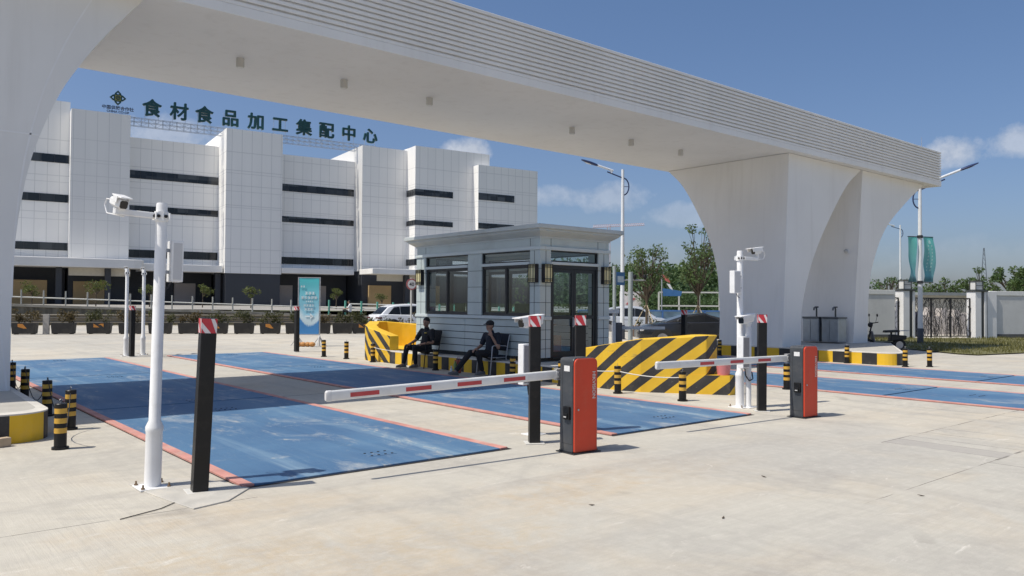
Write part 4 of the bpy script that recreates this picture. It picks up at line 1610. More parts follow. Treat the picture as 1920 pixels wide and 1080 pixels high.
# small things on the ground by the men
PLAST = P("clear_bottle", (.55, .58, .58), .2)
b = MB(); b.lathe([(.03, 0), (.032, .02), (.032, .14), (.014, .175), (.014, .185)], 14)
bt = tag(b.build("water_bottle", PLAST, None, loc=(10.24, 14.22, 0)), "clear water bottle with white cap by the extended foot of the man in a cap", "bottle")
b = MB(); b.cyl((0, 0, .185), (0, 0, .205), .016, None, 12); b.build("bottle_cap", WHITE, bt)
b = MB(); b.lathe([(.04, 0), (.042, .03), (.042, .21), (.018, .26), (.018, .29)], 14)
bt = tag(b.build("bottle", P("green_bottle", (.16, .22, .06), .3), None, loc=(10.55, 14.50, 0)), "tall green bottle standing left of the man in a cap", "bottle")
b = MB(); b.cyl((0, 0, .29), (0, 0, .31), .02, None, 12); b.build("bottle_cap", RED, bt)
b = MB(); b.loft([[(-.06, -.04, 0), (.06, -.04, 0), (.06, .04, 0), (-.06, .04, 0)], [(-.07, -.05, .16), (.07, -.05, .16), (.07, .05, .16), (-.07, .05, .16)], [(-.05, -.02, .30), (.05, -.02, .30), (.05, .02, .30), (-.05, .02, .30)]])
bg_ = tag(b.build("shopping_bag", P("red_bag", (.36, .09, .07), .6, var=.3, vs=20), None, .02, loc=(10.68, 14.56, 0)), "small red bag standing beside the green bottle", "bag")
b = MB(); b.tube([(-.03, 0, .29), (-.02, 0, .37), (.02, 0, .37), (.03, 0, .29)], .006, 6); b.build("handle", P("red_bag_handle", (.3, .08, .06), .6), bg_)
# pink bucket on the bumper's low nose
bk = thing("bucket", "pink plastic bucket standing on the near bumper's low step", "bucket", (12.01, 8.37, .347))
PINK = P("pink_plastic", (.60, .20, .21), .4, var=.06)
b = MB()
b.lathe([(.105, 0), (.140, .24), (.150, .24), (.150, .25), (.134, .25), (.10, .012)], 24)
b.build("body", PINK, bk)
b = MB()
b.tube([(.148 * math.cos(R(a)), .148 * math.sin(R(a)) * .99, .245 - .06 * abs(math.sin(R(a)))) for a in range(0, 181, 15)], .004, 6)
b.build("handle", STEEL, bk)

# ================================================================== LEAVES
def leaf_mat(name, c0, c1):
    mt, g, b, out = new_mat(name)
    oi = g.n('ShaderNodeNewGeometry').outputs['Random Per Island']
    n1 = g.noise(g.obj(), 1.3, 3.0)
    f = g.m('ADD', g.m('MULTIPLY', oi, .6), g.m('MULTIPLY', g.rng(n1, .3, .7), .4))
    g.put(b, 'Base_Color', g.mix(f, c0, c1))
    b.inputs['Roughness'].default_value = .55
    b.inputs['Specular IOR Level'].default_value = .3
    tr = g.n('ShaderNodeBsdfTranslucent', {}, Color=(c1[0] * 1.3, c1[1] * 1.3, c1[2] * .9, 1))
    mx = g.n('ShaderNodeMixShader', {}, i0=.25, i1=b.outputs[0], i2=tr.outputs[0])
    g.t.links.new(mx.outputs[0], out.inputs[0])
    return mt


LEAF = leaf_mat("street_tree_leaf", (.040, .078, .028), (.12, .17, .065))
LEAFY = leaf_mat("yard_tree_leaf", (.045, .065, .018), (.14, .16, .05))
LEAFSHRUB = leaf_mat("planter_leaf", (.030, .038, .018), (.105, .105, .045))
LEAFSHRUBB = leaf_mat("planter_leaf_russet", (.045, .035, .020), (.13, .10, .05))
LEAFWOOD = leaf_mat("wood_leaf", (.040, .080, .032), (.095, .150, .060))
BARK = P("bark", (.085, .065, .045), .9, var=.25, vs=8, bump=.5, bs=30)


def leaf(bm, p, s, rng, up=0.3):
    n = Vector((rng.gauss(0, 1), rng.gauss(0, 1), rng.gauss(up, 1))).normalized()
    a = n.orthogonal().normalized()
    a = Matrix.Rotation(rng.uniform(0, 6.28), 3, n) @ a
    c = n.cross(a)
    l, w = s, s * .42
    v = [bm.verts.new(p + q) for q in (a * -l * .5, c * w * .5 + n * .05 * l, a * l * .5, c * -w * .5 + n * .05 * l)]
    bm.faces.new(v)


def blobs(b, centers, count, size, rng, hollow=.35):
    for c, r in centers:
        c = Vector(c)
        for _ in range(int(count)):
            d = Vector((rng.gauss(0, 1), rng.gauss(0, 1), rng.gauss(0, 1))).normalized()
            k = hollow + (1 - hollow) * rng.random() ** .6
            leaf(b.bm, c + Vector((d.x * r[0], d.y * r[1], d.z * r[2])) * k, size * rng.uniform(.6, 1.35), rng)


def tree(name, label, loc, h, crown, leafn, leafs, mt, seed, trunk_r=.06, fork=.4, limbs=6, group=None, stakes=False):
    """tapered trunk, limbs reaching the leaf clumps; crown = list of (centre, radii)"""
    rng = random.Random(seed)
    t = thing(name, label, "tree", loc, 0, group)
    b = MB()
    fz = h * fork
    b.tube([(0, 0, -.05), (.01, 0, fz * .5), (.03, .01, fz)], [trunk_r, trunk_r * .8, trunk_r * .68], 10)
    for c, r in crown:
        c = Vector(c)
        st = Vector((.03, .01, fz * rng.uniform(.86, 1.0)))
        midp = st.lerp(c, .5) + Vector((rng.uniform(-.1, .1), rng.uniform(-.1, .1), .05)) * h * .12
        b.tube([st, midp, c + Vector((0, 0, r[2] * .5))], [trunk_r * .5, trunk_r * .32, trunk_r * .08], 7)
        for _ in range(limbs):
            e = c + Vector((rng.uniform(-1, 1) * r[0], rng.uniform(-1, 1) * r[1], rng.uniform(-.3, 1) * r[2])) * .9
            b.tube([midp.lerp(c, rng.uniform(0, .8)), midp.lerp(e, .55) + Vector((0, 0, .04 * h)), e], [trunk_r * .2, trunk_r * .12, trunk_r * .04], 5)
    b.build("trunk", BARK, t)
    b = MB()
    blobs(b, crown, leafn, leafs, rng)
    b.build("crown", mt, t)
    if stakes:
        for a in (20, 140, 260):
            ca, sa = math.cos(R(a)), math.sin(R(a))
            b = MB()
            b.tube([(ca * .85, sa * .85, 0), (ca * .05, sa * .05, 1.55)], .022, 7)
            b.build("stake", P("stake_wood", (.46, .38, .25), .8, var=.15), t)
    return t


def crown_of(rng, cx, cy, cz, rx, ry, rz_, n, size):
    out = []
    for _ in range(n):
        while True:
            d = Vector((rng.uniform(-1, 1), rng.uniform(-1, 1), rng.uniform(-1, 1)))
            if d.length < 1:
                break
        k = rng.uniform(.6, 1.25) * size
        out.append(((cx + d.x * rx, cy + d.y * ry, cz + d.z * rz_), (k, k, k * .75)))
    return out


rg = random.Random(3)
tree("street_tree", "young street tree with forked trunk and wooden stakes beside the grey poles", (29.45, 24.9, 0), 5.2,
     crown_of(rg, 0, 0, 3.7, 1.05, 1.05, 1.1, 15, .46) + crown_of(rg, -.5, .4, 2.6, .75, .75, .35, 5, .38), 72, .155, LEAF, 11, .08, .36, 4, "staked street trees", True)
tree("street_tree", "young street tree with wooden stakes nearest the right gate leg", (33.05, 24.55, 0), 6.3,
     crown_of(rg, .2, -.1, 4.5, 1.25, 1.25, 1.45, 17, .48) + crown_of(rg, -.3, .2, 3.0, .9, .9, .5, 7, .42), 70, .165, LEAF, 12, .08, .36, 4, "staked street trees", True)

# ================================================================== PLANTERS
PLBOX = P("planter_dark", (.026, .024, .022), .6, var=.25, vs=4, dirt=((.14, .12, .09), .3))
ORANGE = P("orange_marker", (.60, .24, .04), .45, var=.1)
PLDIR = Vector((.905, -.425, 0))
PLA = math.atan2(PLDIR.y, PLDIR.x)
PXY = [(6.35, 42.75, 1), (7.85, 42.2, 0), (9.28, 41.75, 2), (10.5, 41.05, 0), (11.68, 40.4, 0), (12.82, 39.75, 0), (13.95, 39.1, 1), (15.06, 38.45, 0), (16.14, 37.82, 1), (17.2, 37.25, 0), (18.3, 36.7, 0), (19.28, 36.25, 0), (20.2, 35.85, 2), (21.2, 35.4, 0), (22.3, 34.9, 1), (23.3, 34.4, 0)]
PLAB = ["leftmost dark planter with an orange marker, beside the left gate leg", "plain dark planter right of the small concrete post", "dark planter with a zigzag orange marker near the left end",
        "plain dark planter just left of the far white poles", "plain dark planter behind the far white poles", "plain dark planter mostly behind the nearest tall camera pole",
        "dark planter with an orange marker behind the nearest leaning black post", "plain dark planter just right of the nearest leaning black post's cap", "dark planter with an orange marker midway between leaning post and banner",
        "plain dark planter just left of the turquoise banner", "plain dark planter behind the turquoise banner", "plain dark planter just right of the turquoise banner",
        "dark planter with a zigzag orange marker left of the far striped bumper", "plain dark planter behind the far striped bumper, nearest its left end", "dark planter with a marker hidden behind the far striped bumper", "plain dark planter behind the far striped bumper and white car"]
for i, (x, y, mk) in enumerate(PXY):
    t = thing("planter", PLAB[i], "planter", (x, y, 0), PLA, "planters in a row along the road")
    rg = random.Random(50 + i)
    L = rg.uniform(.96, 1.06)
    b = MB()
    b.loft([[(-L * .46, -.24, .03), (L * .46, -.24, .03), (L * .46, .24, .03), (-L * .46, .24, .03)], [(-L / 2, -.27, .54), (L / 2, -.27, .54), (L / 2, .27, .54), (-L / 2, .27, .54)],
            [(-L / 2 + .04, -.23, .54), (L / 2 - .04, -.23, .54), (L / 2 - .04, .23, .54), (-L / 2 + .04, .23, .54)], [(-L / 2 + .04, -.23, .48), (L / 2 - .04, -.23, .48), (L / 2 - .04, .23, .48), (-L / 2 + .04, .23, .48)]])
    b.box((-L * .4, -.2, 0), (-L * .3, .2, .035))
    b.box((L * .3, -.2, 0), (L * .4, .2, .035))
    b.build("box", PLBOX, t, .01)
    if mk:
        b = MB()
        yy = lambda z: -.245 - .03 * (z - .03) / .51 - .004
        for poly in ([[(-.22, .50), (-.22, .36), (.02, .28), (.16, .28), (-.02, .50)]] if mk == 1 else [[(-.2, .50), (-.2, .32), (.06, .32), (-.05, .40)], [(0, .44), (.12, .50), (.24, .50), (.24, .33), (.12, .44)]]):
            b.face([(px, yy(pz), pz) for px, pz in poly])
        b.build("marker", ORANGE, t)
    b = MB()
    cs = []
    for k in range(10 if i < 13 else 3):
        cs.append(((rg.uniform(-.50, .50), rg.uniform(-.17, .17), .66 + rg.uniform(-.06, .20 + .25 * rg.random())), (.22, .18, .22)))
    blobs(b, cs, 52, .12, rg, .1)
    b.build("shrub", LEAFSHRUB if rg.random() < .6 else LEAFSHRUBB, t)
b = MB()
b.prism(rrect(-.13, .13, 0, .95, .05), -.07, .07, 0, XZ)
tag(b.build("marker_post", P("old_concrete", (.36, .34, .31), .9, var=.15, vs=6, bump=.3), None, .01, loc=(7.15, 42.35, 0), rot=(0, 0, PLA)), "short grey concrete post standing between the two leftmost planters", "post")

# ================================================================== ROADSIDE WALL, RAILING, UPPER YARD
WP = Vector((21.4, 52.6, 0))


def wl(s, off=0.0, z=0.0):
    """point along the roadside wall, off = metres behind its face"""
    return Vector((WP.x + PLDIR.x * s + .425 * off, WP.y + PLDIR.y * s + .905 * off, z))


def wz(s):
    return .89 - .0315 * s


def wall_mat():
    mt, g, b, out = new_mat("stained_render")
    co = g.obj()
    st = g.noise(g.scale(co, (2.2, 2.2, .12)), 1.0, 5.0, .65)
    n2 = g.noise(co, .8, 5.0, .65)
    c = g.mix(g.rng(st, .35, .65), (.10, .088, .065), (.25, .22, .165))
    c = g.mix(g.rng(n2, .5, .75, 0, .6), c, (.06, .07, .035))
    g.put(b, 'Base_Color', c)
    b.inputs['Roughness'].default_value = .95
    return mt


def wall_slab(name, s0, s1, zt, zb, o0, o1, mt, parent=None):
    b = MB()
    b.loft([[wl(s, o0, zb(s)), wl(s, o0, zt(s)), wl(s, o1, zt(s)), wl(s, o1, zb(s))] for s in (s0, s1)])
    return b.build(name, mt, parent)


rw = thing("retaining_wall", "long stained roadside wall below the white railing in front of the factory", "wall")
wall_slab("wall_face", -34, 24, lambda s: wz(s) - .16, lambda s: -.3, 0, .35, wall_mat(), rw)
wall_slab("coping", -34, 24, wz, lambda s: wz(s) - .16, -.06, .55, P("coping_concrete", (.30, .28, .235), .9, var=.2, vs=1.5, bump=.2, dirt=((.16, .14, .1), .5)), rw)
rl = thing("railing", "white painted railing with upright posts along the top of the roadside wall", "railing")
RAILW = P("railing_white", (.52, .52, .48), .5, var=.06)
b = MB()
b.tube([wl(-34, .15, wz(-34) + .43), wl(24, .15, wz(24) + .50)], .042, 8)
b.build("rail", RAILW, rl)
k = 0
s = -22.0
while s < 20:
    b = MB()
    zt = wz(s) + (.93 if s < 4 else 1.02)
    b.bar(wl(s, .15, wz(s) - .01), wl(s, .15, zt), .075 if s < 4 else .10)
    b.build("post", P("post_grey", (.42, .42, .38), .6, var=.12) if s < 4 else GREENPAINT, rl)
    s += 1.28 if s < 4 else 1.12
b = MB()
b.tube([wl(6.5, 3.0, wz(6) + .78), wl(24, 3.0, wz(24) + .95)], .05, 8)
b.build("rear_rail", RAILW, rl)
gr = thing("guard_rail", "steel roadside guard rail of two beams below the stained wall", "guard rail")
for zc in (.30, .58):
    b = MB()
    pf = [(-.02, -.15), (.04, -.10), (-.02, 0), (.04, .10), (-.02, .15), (-.05, .15), (.01, .10), (-.05, 0), (.01, -.10), (-.05, -.15)]
    b.loft([[wl(s, -1.4 - y, zc + z) for y, z in pf] for s in (-30, 6.5)])
    b.build("beam", P("old_rail", (.13, .115, .09), .7, metal=.1, var=.2, dirt=((.14, .1, .07), .5)), gr)
b = MB()
for i in range(13):
    s = -29 + i * 2.9
    b.bar(wl(s, -1.25, 0), wl(s, -1.25, .72), .12)
b.build("posts", P("old_rail_post", (.2, .19, .17), .7, var=.2), gr)
b = MB()
rg = random.Random(5)
for i in range(5200):
    s = rg.uniform(-30, 14)
    leaf(b.bm, wl(s, -rg.uniform(.1, 1.0), rg.uniform(.05, .30 + .38 * (pnoise(Vector((s * .8, 0, 0))) + .6))), rg.uniform(.10, .22), rg)
tag(b.build("wall_foot_shrubs", LEAFSHRUB), kind='stuff')
sheet("upper_yard", [wl(-60, .5, 1.30), wl(40, .5, .85), (130, 130, .95), (-60, 140, 1.3)], P("yard_concrete_far", (.30, .285, .26), .9, var=.15, vs=.3, bump=.2, dirt=((.28, .25, .2), .4), ds=.4))

YT = [(11.8, 76.3, 2.5, "small bushy yard tree farthest left behind the railing"), (15.9, 72.9, 2.7, "small yard tree with the widest crown, second from left behind the railing"), (19.3, 69.9, 2.2, "small yard tree behind the nearest tall camera pole"),
      (22.7, 67.1, 2.2, "thin pale yard tree in front of the grey shutter"), (25.8, 64.5, 2.1, "small dark yard tree against the dark tower base"), (31.3, 60.0, 1.9, "little palm-like yard tree right of the turquoise banner"), (34.2, 57.5, 1.5, "small pale yard shrub left of the round speed sign")]
for i, (x, y, h, lab) in enumerate(YT):
    rg = random.Random(80 + i)
    tree("yard_tree", lab, (x, y, 1.0), h, crown_of(rg, 0, 0, h * .68, h * .30, h * .30, h * .22, 8, h * .17), 44, h * .085, LEAFY, 90 + i, .05, .45, 2, "small trees in the factory yard")

# ================================================================== FACTORY
def facade_mat():
    mt, g, b, out = new_mat("factory_panels")
    co = g.obj()
    x, y, z = g.xyz(co)
    n1 = g.noise(co, .05, 3.0)
    c = g.mix(g.rng(n1, .3, .7), (.86, .85, .825), (.90, .885, .855))
    st = g.noise(g.scale(co, (.5, .5, .05)), 1.0, 4.0)
    c = g.mix(g.rng(st, .5, .8, 0, .18), c, (.56, .56, .57))
    wob = g.m('ADD', g.m('DIVIDE', x, 1.15), .52)
    f = g.m('FRACT', wob)
    v = g.m('LESS_THAN', f, .05)
    yv = g.m('LESS_THAN', g.m('FRACT', g.m('DIVIDE', y, 1.15)), .05)
    v = g.m('MAXIMUM', v, g.m('MULTIPLY', yv, .3))
    panel = g.n('ShaderNodeTexWhiteNoise', {'noise_dimensions': '1D'}, W=g.m('FLOOR', wob)).outputs[0]
    c = g.mix(g.m('MULTIPLY', panel, .10), c, (.58, .585, .6))
    k = None
    for zz, w in ((19.1, .05), (16.95, .05), (16.62, .04), (15.2, .05), (14.5, .04), (12.85, .05), (12.6, .04), (11.2, .05), (10.4, .04), (7.75, .05), (6.2, .05), (5.7, .04)):
        q = g.m('LESS_THAN', g.m('ABSOLUTE', g.m('SUBTRACT', z, zz)), w)
        k = q if k is None else g.m('MAXIMUM', k, q)
    lines = g.m('MAXIMUM', g.m('MULTIPLY', v, .38), g.m('MULTIPLY', k, .26))
    c = g.mix(lines, c, (.30, .31, .32))
    g.put(b, 'Base_Color', c)
    b.inputs['Roughness'].default_value = .5
    return mt


FAC = facade_mat()
FACDARK = P("factory_dark_base", (.045, .049, .058), .6, var=.12, vs=.5)
FACWHITE = P("factory_canopy", (.80, .785, .75), .6, var=.06, vs=.4)
SHUT = P("shutter_taupe", (.56, .49, .45), .6, var=.08, vs=.5)
SHUTW = P("shutter_tan", (.56, .39, .19), .6, var=.12, vs=.5)
SIGNP = P("sign_beige", (.62, .57, .47), .6, var=.06)
fac = thing("factory", "large white panelled food factory with dark ribbon windows and a dark base", "building", (37.155, 92.944, 0), math.atan2(-.132, .991))
BLK = [(-50, -19.2, 2, 40, 5.6, 23.4), (-19.2, -13.4, 0, 40, 5.6, 22.33), (-13.4, -3.5, 2, 40, 5.6, 20.27), (-3.5, 3.05, -2, 38, 4.9, 21.8), (3.05, 13.25, .5, 38, 5.6, 19.9), (13.25, 19.5, -2, 38, 5.6, 21.68), (19.5, 30.64, -4.5, 36, 5.2, 21.93), (28.05, 37.6, -6, 30, 5.2, 20.1)]
for (u0, u1, v0, v1, z0, z1) in BLK:
    b = MB()
    b.box((u0, v0, z0), (u1, v1, z1))
    b.build("wall", FAC, fac)
    b = MB()
    b.box((u0 + .1, v0 + (2.6 if v0 > -1.5 and v0 != -2 else .12), .5), (u1 - .1, v1 - .2, z0 + .01))
    b.build("base", FACDARK, fac)


def pane_mat():
    mt, g, b, out = new_mat("ribbon_panes")
    x, y, z = g.xyz(g.obj())
    k = g.m('ADD', g.m('FLOOR', g.m('DIVIDE', x, 1.15)), g.m('MULTIPLY', g.m('FLOOR', g.m('DIVIDE', z, 2.0)), 31.0))
    r = g.n('ShaderNodeTexWhiteNoise', {'noise_dimensions': '1D'}, W=k).outputs[0]
    g.put(b, 'Base_Color', g.mix(g.m('POWER', r, 2.5), (.008, .010, .013), (.075, .08, .085)))
    b.inputs['Roughness'].default_value = .1
    return mt


PANES = pane_mat()


def ribbon(u0, u1, v, z0, z1, wrap=None):
    b = MB()
    b.box((u0, v - .06, z0), (u1, v + .3, z1), 0)
    n = max(2, int((u1 - u0) / 1.15))
    for i in range(1, n):
        x = u0 + (u1 - u0) * i / n
        b.box((x - .03, v - .09, z0), (x + .03, v - .05, z1), 1)
    if wrap:
        b.box((u0 - .06, v - .05, z0), (u0 + .3, v + wrap, z1), 0)
        for i in range(1, 4):
            y = v + wrap * i / 4
            b.box((u0 - .09, y - .03, z0), (u0 - .05, y + .03, z1), 1)
    b.build("ribbon_window", [PANES, DARKMETAL], fac)


for z0, z1 in ((15.6, 16.52), (11.75, 12.5), (6.55, 7.45)):
    if z0 == 15.6:
        ribbon(-26, -19.25, 2, 16.6, 17.5)
        ribbon(-26, -19.25, 2, 12.3, 13.15)
        ribbon(-26, -19.25, 2, 7.05, 7.87)
    ribbon(-13.3, -3.45, 2, z0, z1)
    ribbon(3.1, 13.1, .5, z0 - .25, z1 - .28)
    ribbon(19.5, 25.0, -4.5, z0 - .1, z1 - .2, 2.6)
    ribbon(28.06, 33.73, -6, z0 - .18, z1 - .18)
# canopies and loading bays
b = MB()
b.prism([(-44, -3.2), (-13.2, -3.2), (-12.4, -2.9), (-12.1, -2.2), (-12.4, -1.4), (-12.4, 0), (-44, 2)], 5.08, 6.05)
b.build("canopy", FACWHITE, fac, .06)
for (u0, u1, v0, v1, z0, z1) in ((-12.4, -3.6, -1.5, 2, 4.95, 5.75), (3.1, 12.2, -2.2, .5, 5.05, 5.72), (12.2, 37.4, -8.2, -4.0, 5.05, 5.7)):
    b = MB()
    b.box((u0, v0, z0), (u1, v1, z1))
    b.build("canopy", FACWHITE, fac, .04)
for (u0, u1, v, z1, mt) in ((-26, -21.1, 2.4, 3.78, SHUTW), (-18.6, -15.5, 2.4, 3.72, SHUTW), (-7.9, -5.5, 4.4, 3.75, SHUT), (4.0, 5.9, 2.9, 3.7, SHUT), (6.8, 10.3, 2.9, 3.7, SHUT), (14.2, 17.25, -2.15, 3.78, SHUTW), (20.2, 23, -4.7, 3.8, SHUTW)):
    b = MB()
    b.box((u0, v - .12, 1.0), (u1, v + .3, z1), 0)
    for i in range(14):
        z = 1.1 + i * .2
        if z < z1 - .05:
            b.box((u0, v - .14, z), (u1, v - .11, z + .03), 0)
    b.build("shutter", mt, fac)
for (u0, u1, v) in ((-19.3, -15.9, -1.6), (-15.3, -13.4, -1.6), (13.6, 17.0, -6.4), (17.9, 20.2, -6.4)):
    b = MB()
    b.box((u0, v, 4.25), (u1, v + .25, 5.07))
    b.build("sign_panel", SIGNP, fac)
for u, v in ((-20.2, -1.8), (-15.6, -1.8), (17.4, -6.6), (-4.0, -.6), (24, -6.6)):
    b = MB()
    b.box((u - .28, v - .28, .9), (u + .28, v + .28, 5.1))
    b.build("column", FACDARK, fac)
b = MB()
b.box((28.6, 4, 20), (31.2, 9, 21.3))
b.build("roof_box", FACDARK, fac)

# rooftop sign: truss, channel letters, emblem
SIGNGREEN = P("sign_dark_green", (.012, .062, .066), .4, var=.1)
SIGNGOLD = P("sign_gold", (.34, .29, .06), .4, var=.1)
rs_ = thing("rooftop_sign", "dark green rooftop letters and emblem on a lattice truss above the factory", "sign", (37.155, 92.944, 21.0), math.atan2(-.132, .991))
SM = Matrix(((1, 0, 0, 0), (0, 0, -1, 0), (0, 1, 0, 0), (0, 0, 0, 1)))


def bold_letter(ch, u):
    o = text_mesh("letter", ch, 2.05, .12, SIGNGREEN, rs_, Matrix.Translation((u, 0, 2.28)) @ SM, .012)
    bm = bmesh.new()
    bm.from_mesh(o.data)
    src = bm.verts[:] + bm.edges[:] + bm.faces[:]
    for k_, (ox, oy) in enumerate(((.05, 0), (-.05, 0), (0, .05), (0, -.05), (.035, .035), (-.035, -.035))):
        d_ = bmesh.ops.duplicate(bm, geom=src)
        for v_ in [q for q in d_['geom'] if isinstance(q, bmesh.types.BMVert)]:
            v_.co += Vector((ox, oy, .006 * (k_ + 1)))
    bm.to_mesh(o.data)
    bm.free()


LET = [("食", -11.24), ("材", -8.35), ("食", -5.61), ("品", -2.65), ("加", .35), ("工", 3.25), ("集", 6.25), ("配", 9.15), ("中", 12.13), ("心", 15.06)]
for ch, u in LET:
    bold_letter(ch, u)
b = MB()
for z in (.30, .78, 1.22):
    for y in (.25, .75):
        b.bar((-17.5, y, z), (16.0, y, z), .05)
x = -17.5
i = 0
while x < 16:
    b.bar((x, .25, .3), (x, .25, 1.22), .04)
    b.bar((x, .75, .3), (x, .75, 1.22), .04)
    b.bar((x, .25, .78), (x, .75, .78), .035)
    b.bar((x, .25, .3 if i % 2 else .78), (x + .75, .25, .78 if i % 2 else .3), .03)
    b.bar((x, .25, .78 if i % 2 else 1.22), (x + .75, .25, 1.22 if i % 2 else .78), .03)
    x += .75
    i += 1
for ch, u in LET:
    for dx_ in (-.7, .7):
        b.bar((u + dx_, .2, .8), (u + dx_, .2, 3.1), .035)
for u in (-18.5, -14.2, -2.9, 2.6, 13.8, 15.6):
    b.bar((u, .3, -.4), (u, .3, 1.22), .08)
    b.bar((u, 1.5, -.4), (u, .4, 1.2), .06)
b.build("truss", P("truss_steel", (.42, .46, .52), .5, metal=.2), rs_)
# emblem: four pointed petals round a coin
em = MB()
EC = Vector((-14.72, 0, 3.08))
for a in range(4):
    Ma = Matrix.Translation(EC) @ Matrix.Rotation(a * math.pi / 2, 4, 'Y')
    outer = [(-.36, .30), (-.32, .50), (0, .84), (.32, .50), (.36, .30)]
    inner = [(-.16, .42), (0, .62), (.16, .42)]
    for pl in ([outer[0], outer[1], inner[0]], [outer[1], outer[2], inner[1], inner[0]], [outer[2], outer[3], inner[2], inner[1]], [outer[3], outer[4], inner[2]], [outer[4], outer[0], inner[0], inner[2]]):
        vs0 = [Ma @ Vector((px, -.1, pz)) for px, pz in pl]
        vs1 = [Ma @ Vector((px, .1, pz)) for px, pz in pl]
        em.loft([vs0, vs1])
em.build("emblem_petals", SIGNGREEN, rs_)
em = MB()
em.prism([(-.30 + EC.x, EC.z - .30), (.30 + EC.x, EC.z - .30), (.30 + EC.x, EC.z + .30), (-.30 + EC.x, EC.z + .30)], -.08, .08, 0, SM)
em.build("emblem_square", SIGNGOLD, rs_)
em = MB()
for r0, r1 in ((.24, .15), (.07, 0.001)):
    for k in range(20):
        a0, a1 = 2 * math.pi * k / 20, 2 * math.pi * (k + 1) / 20
        em.loft([[EC + Vector((math.cos(q) * r, yy, math.sin(q) * r)) for q, r in ((a0, r0), (a1, r0), (a1, r1), (a0, r1))] for yy in (-.14, .0)])
em.build("emblem_coin", SIGNGREEN, rs_)
SMALLTXT = P("sign_small_text", (.045, .085, .16), .5)
text_mesh("small_lettering", "中国供销合作社", .46, .05, SMALLTXT, rs_, Matrix.Translation((-14.7, 0, 1.93)) @ SM, .012)
text_mesh("small_lettering", "CHINA CO-OP", .34, .05, SMALLTXT, rs_, Matrix.Translation((-14.7, 0, 1.52)) @ SM, .012)

# ================================================================== BANNER
def banner_mat():
    mt, g, b, out = new_mat("banner_print")
    uv = g.n('ShaderNodeTexCoord').outputs['UV']
    u, v, w = g.xyz(uv)
    c = g.mix(g.rng(v, .45, .98), (.25, .52, .66), (.07, .46, .50))
    n = g.noise(uv, 5.0, 5.0, .7)
    wave = g.m('ADD', .25, g.m('ADD', g.m('MULTIPLY', g.m('POWER', g.m('SUBTRACT', u, .55), 2.0), .55), g.m('MULTIPLY', g.m('SUBTRACT', n, .5), .10)))
    d = g.m('SUBTRACT', v, wave)
    c = g.mix(g.rng(d, .10, -.01), c, (.52, .66, .72))
    c = g.mix(g.rng(d, -.08, -.12), c, (.05, .22, .50))
    g.put(b, 'Base_Color', c)
    b.inputs['Roughness'].default_value = .45
    return mt


BANNERTXT = P("banner_white_print", (.66, .74, .78), .5)
P0, P1 = Vector((12.45, 26.75, 0)), Vector((13.06, 26.28, 0))
bd = (P1 - P0)
bw = bd.length
bn = thing("banner_stand", "tall turquoise printed banner in a metal stand by the far black post", "banner", P0, math.atan2(bd.y, bd.x))
b = MB()
rg = random.Random(2)
nx, nz = 8, 20
gv = [[b.bm.verts.new((.03 + (bw - .06) * i / nx, .012 * math.sin(2.3 * i / nx + .4) + .006 * math.sin(.9 * j), .44 + 2.02 * j / nz)) for i in range(nx + 1)] for j in range(nz + 1)]
uvl = b.bm.loops.layers.uv.new("UVMap")
for j in range(nz):
    for i in range(nx):
        f = b.bm.faces.new((gv[j][i], gv[j][i + 1], gv[j + 1][i + 1], gv[j + 1][i]))
        f.smooth = True
        for l, (a, c) in zip(f.loops, ((i, j), (i + 1, j), (i + 1, j + 1), (i, j + 1))):
            l[uvl].uv = (a / nx, c / nz)
pn = b.build("panel", banner_mat(), bn)
b = MB()


def glyph_row(cx, z, n, s, gap):
    """rows of block strokes as unreadable as they are in the photograph"""
    x = cx - (n * s + (n - 1) * gap) / 2
    for _ in range(n):
        for k in range(3):
            zz = z + s * (.38 - .38 * k)
            b.box((x, -.012, zz - s * .07), (x + s * rg.uniform(.75, 1), -.006, zz + s * .07))
        b.box((x + s * rg.uniform(.2, .6), -.012, z - s * .45), (x + s * rg.uniform(.62, .78), -.006, z + s * .45))
        x += s + gap


glyph_row(.16, 2.16, 2, .07, .02)
glyph_row(.42, 1.92, 3, .11, .015)
glyph_row(.39, 1.76, 5, .105, .012)
glyph_row(.40, 1.62, 4, .055, .015)
glyph_row(.38, 1.48, 4, .085, .012)
glyph_row(.38, 1.34, 3, .095, .012)
b.box((.26, -.012, 1.06), (.50, -.006, 1.11))
b.loft([[(.42, yy, 1.20), (.56, yy, 1.085), (.42, yy, .97), (.44, yy, 1.085)] for yy in (-.012, -.006)])
b.build("print", BANNERTXT, pn)
b = MB()
for x in (0, bw):
    b.bar((x, .012, 0), (x, .012, 2.50), .034)
b.bar((0, .012, 2.48), (bw, .012, 2.48), .03)
b.bar((0, .012, .42), (bw, .012, .42), .03)
for x in (0, bw):
    b.bar((x, .012, .40), (x - .02, -.48, .02), .024)
    b.bar((x, .012, .40), (x + .02, .48, .02), .024)
    b.bar((x, .012, .36), (x - .25, .012, .02), .02)
    b.bar((x, .012, .36), (x + .25, .012, .02), .02)
b.build("frame", STEEL, bn)
b = MB()
rg = random.Random(4)
for i in range(4):
    b.ball((.08 + i * .16, -.22 + rg.uniform(-.04, .04), .085), 1, (.12, .10, .085), 10)
tag(b.build("sandbags", P("orange_sandbag", (.46, .22, .07), .8, var=.3, vs=9, bump=.5, bs=40), None, loc=P0, rot=(0, 0, math.atan2(bd.y, bd.x))), "row of orange brown sandbags weighting the foot of the turquoise banner", "sandbags")

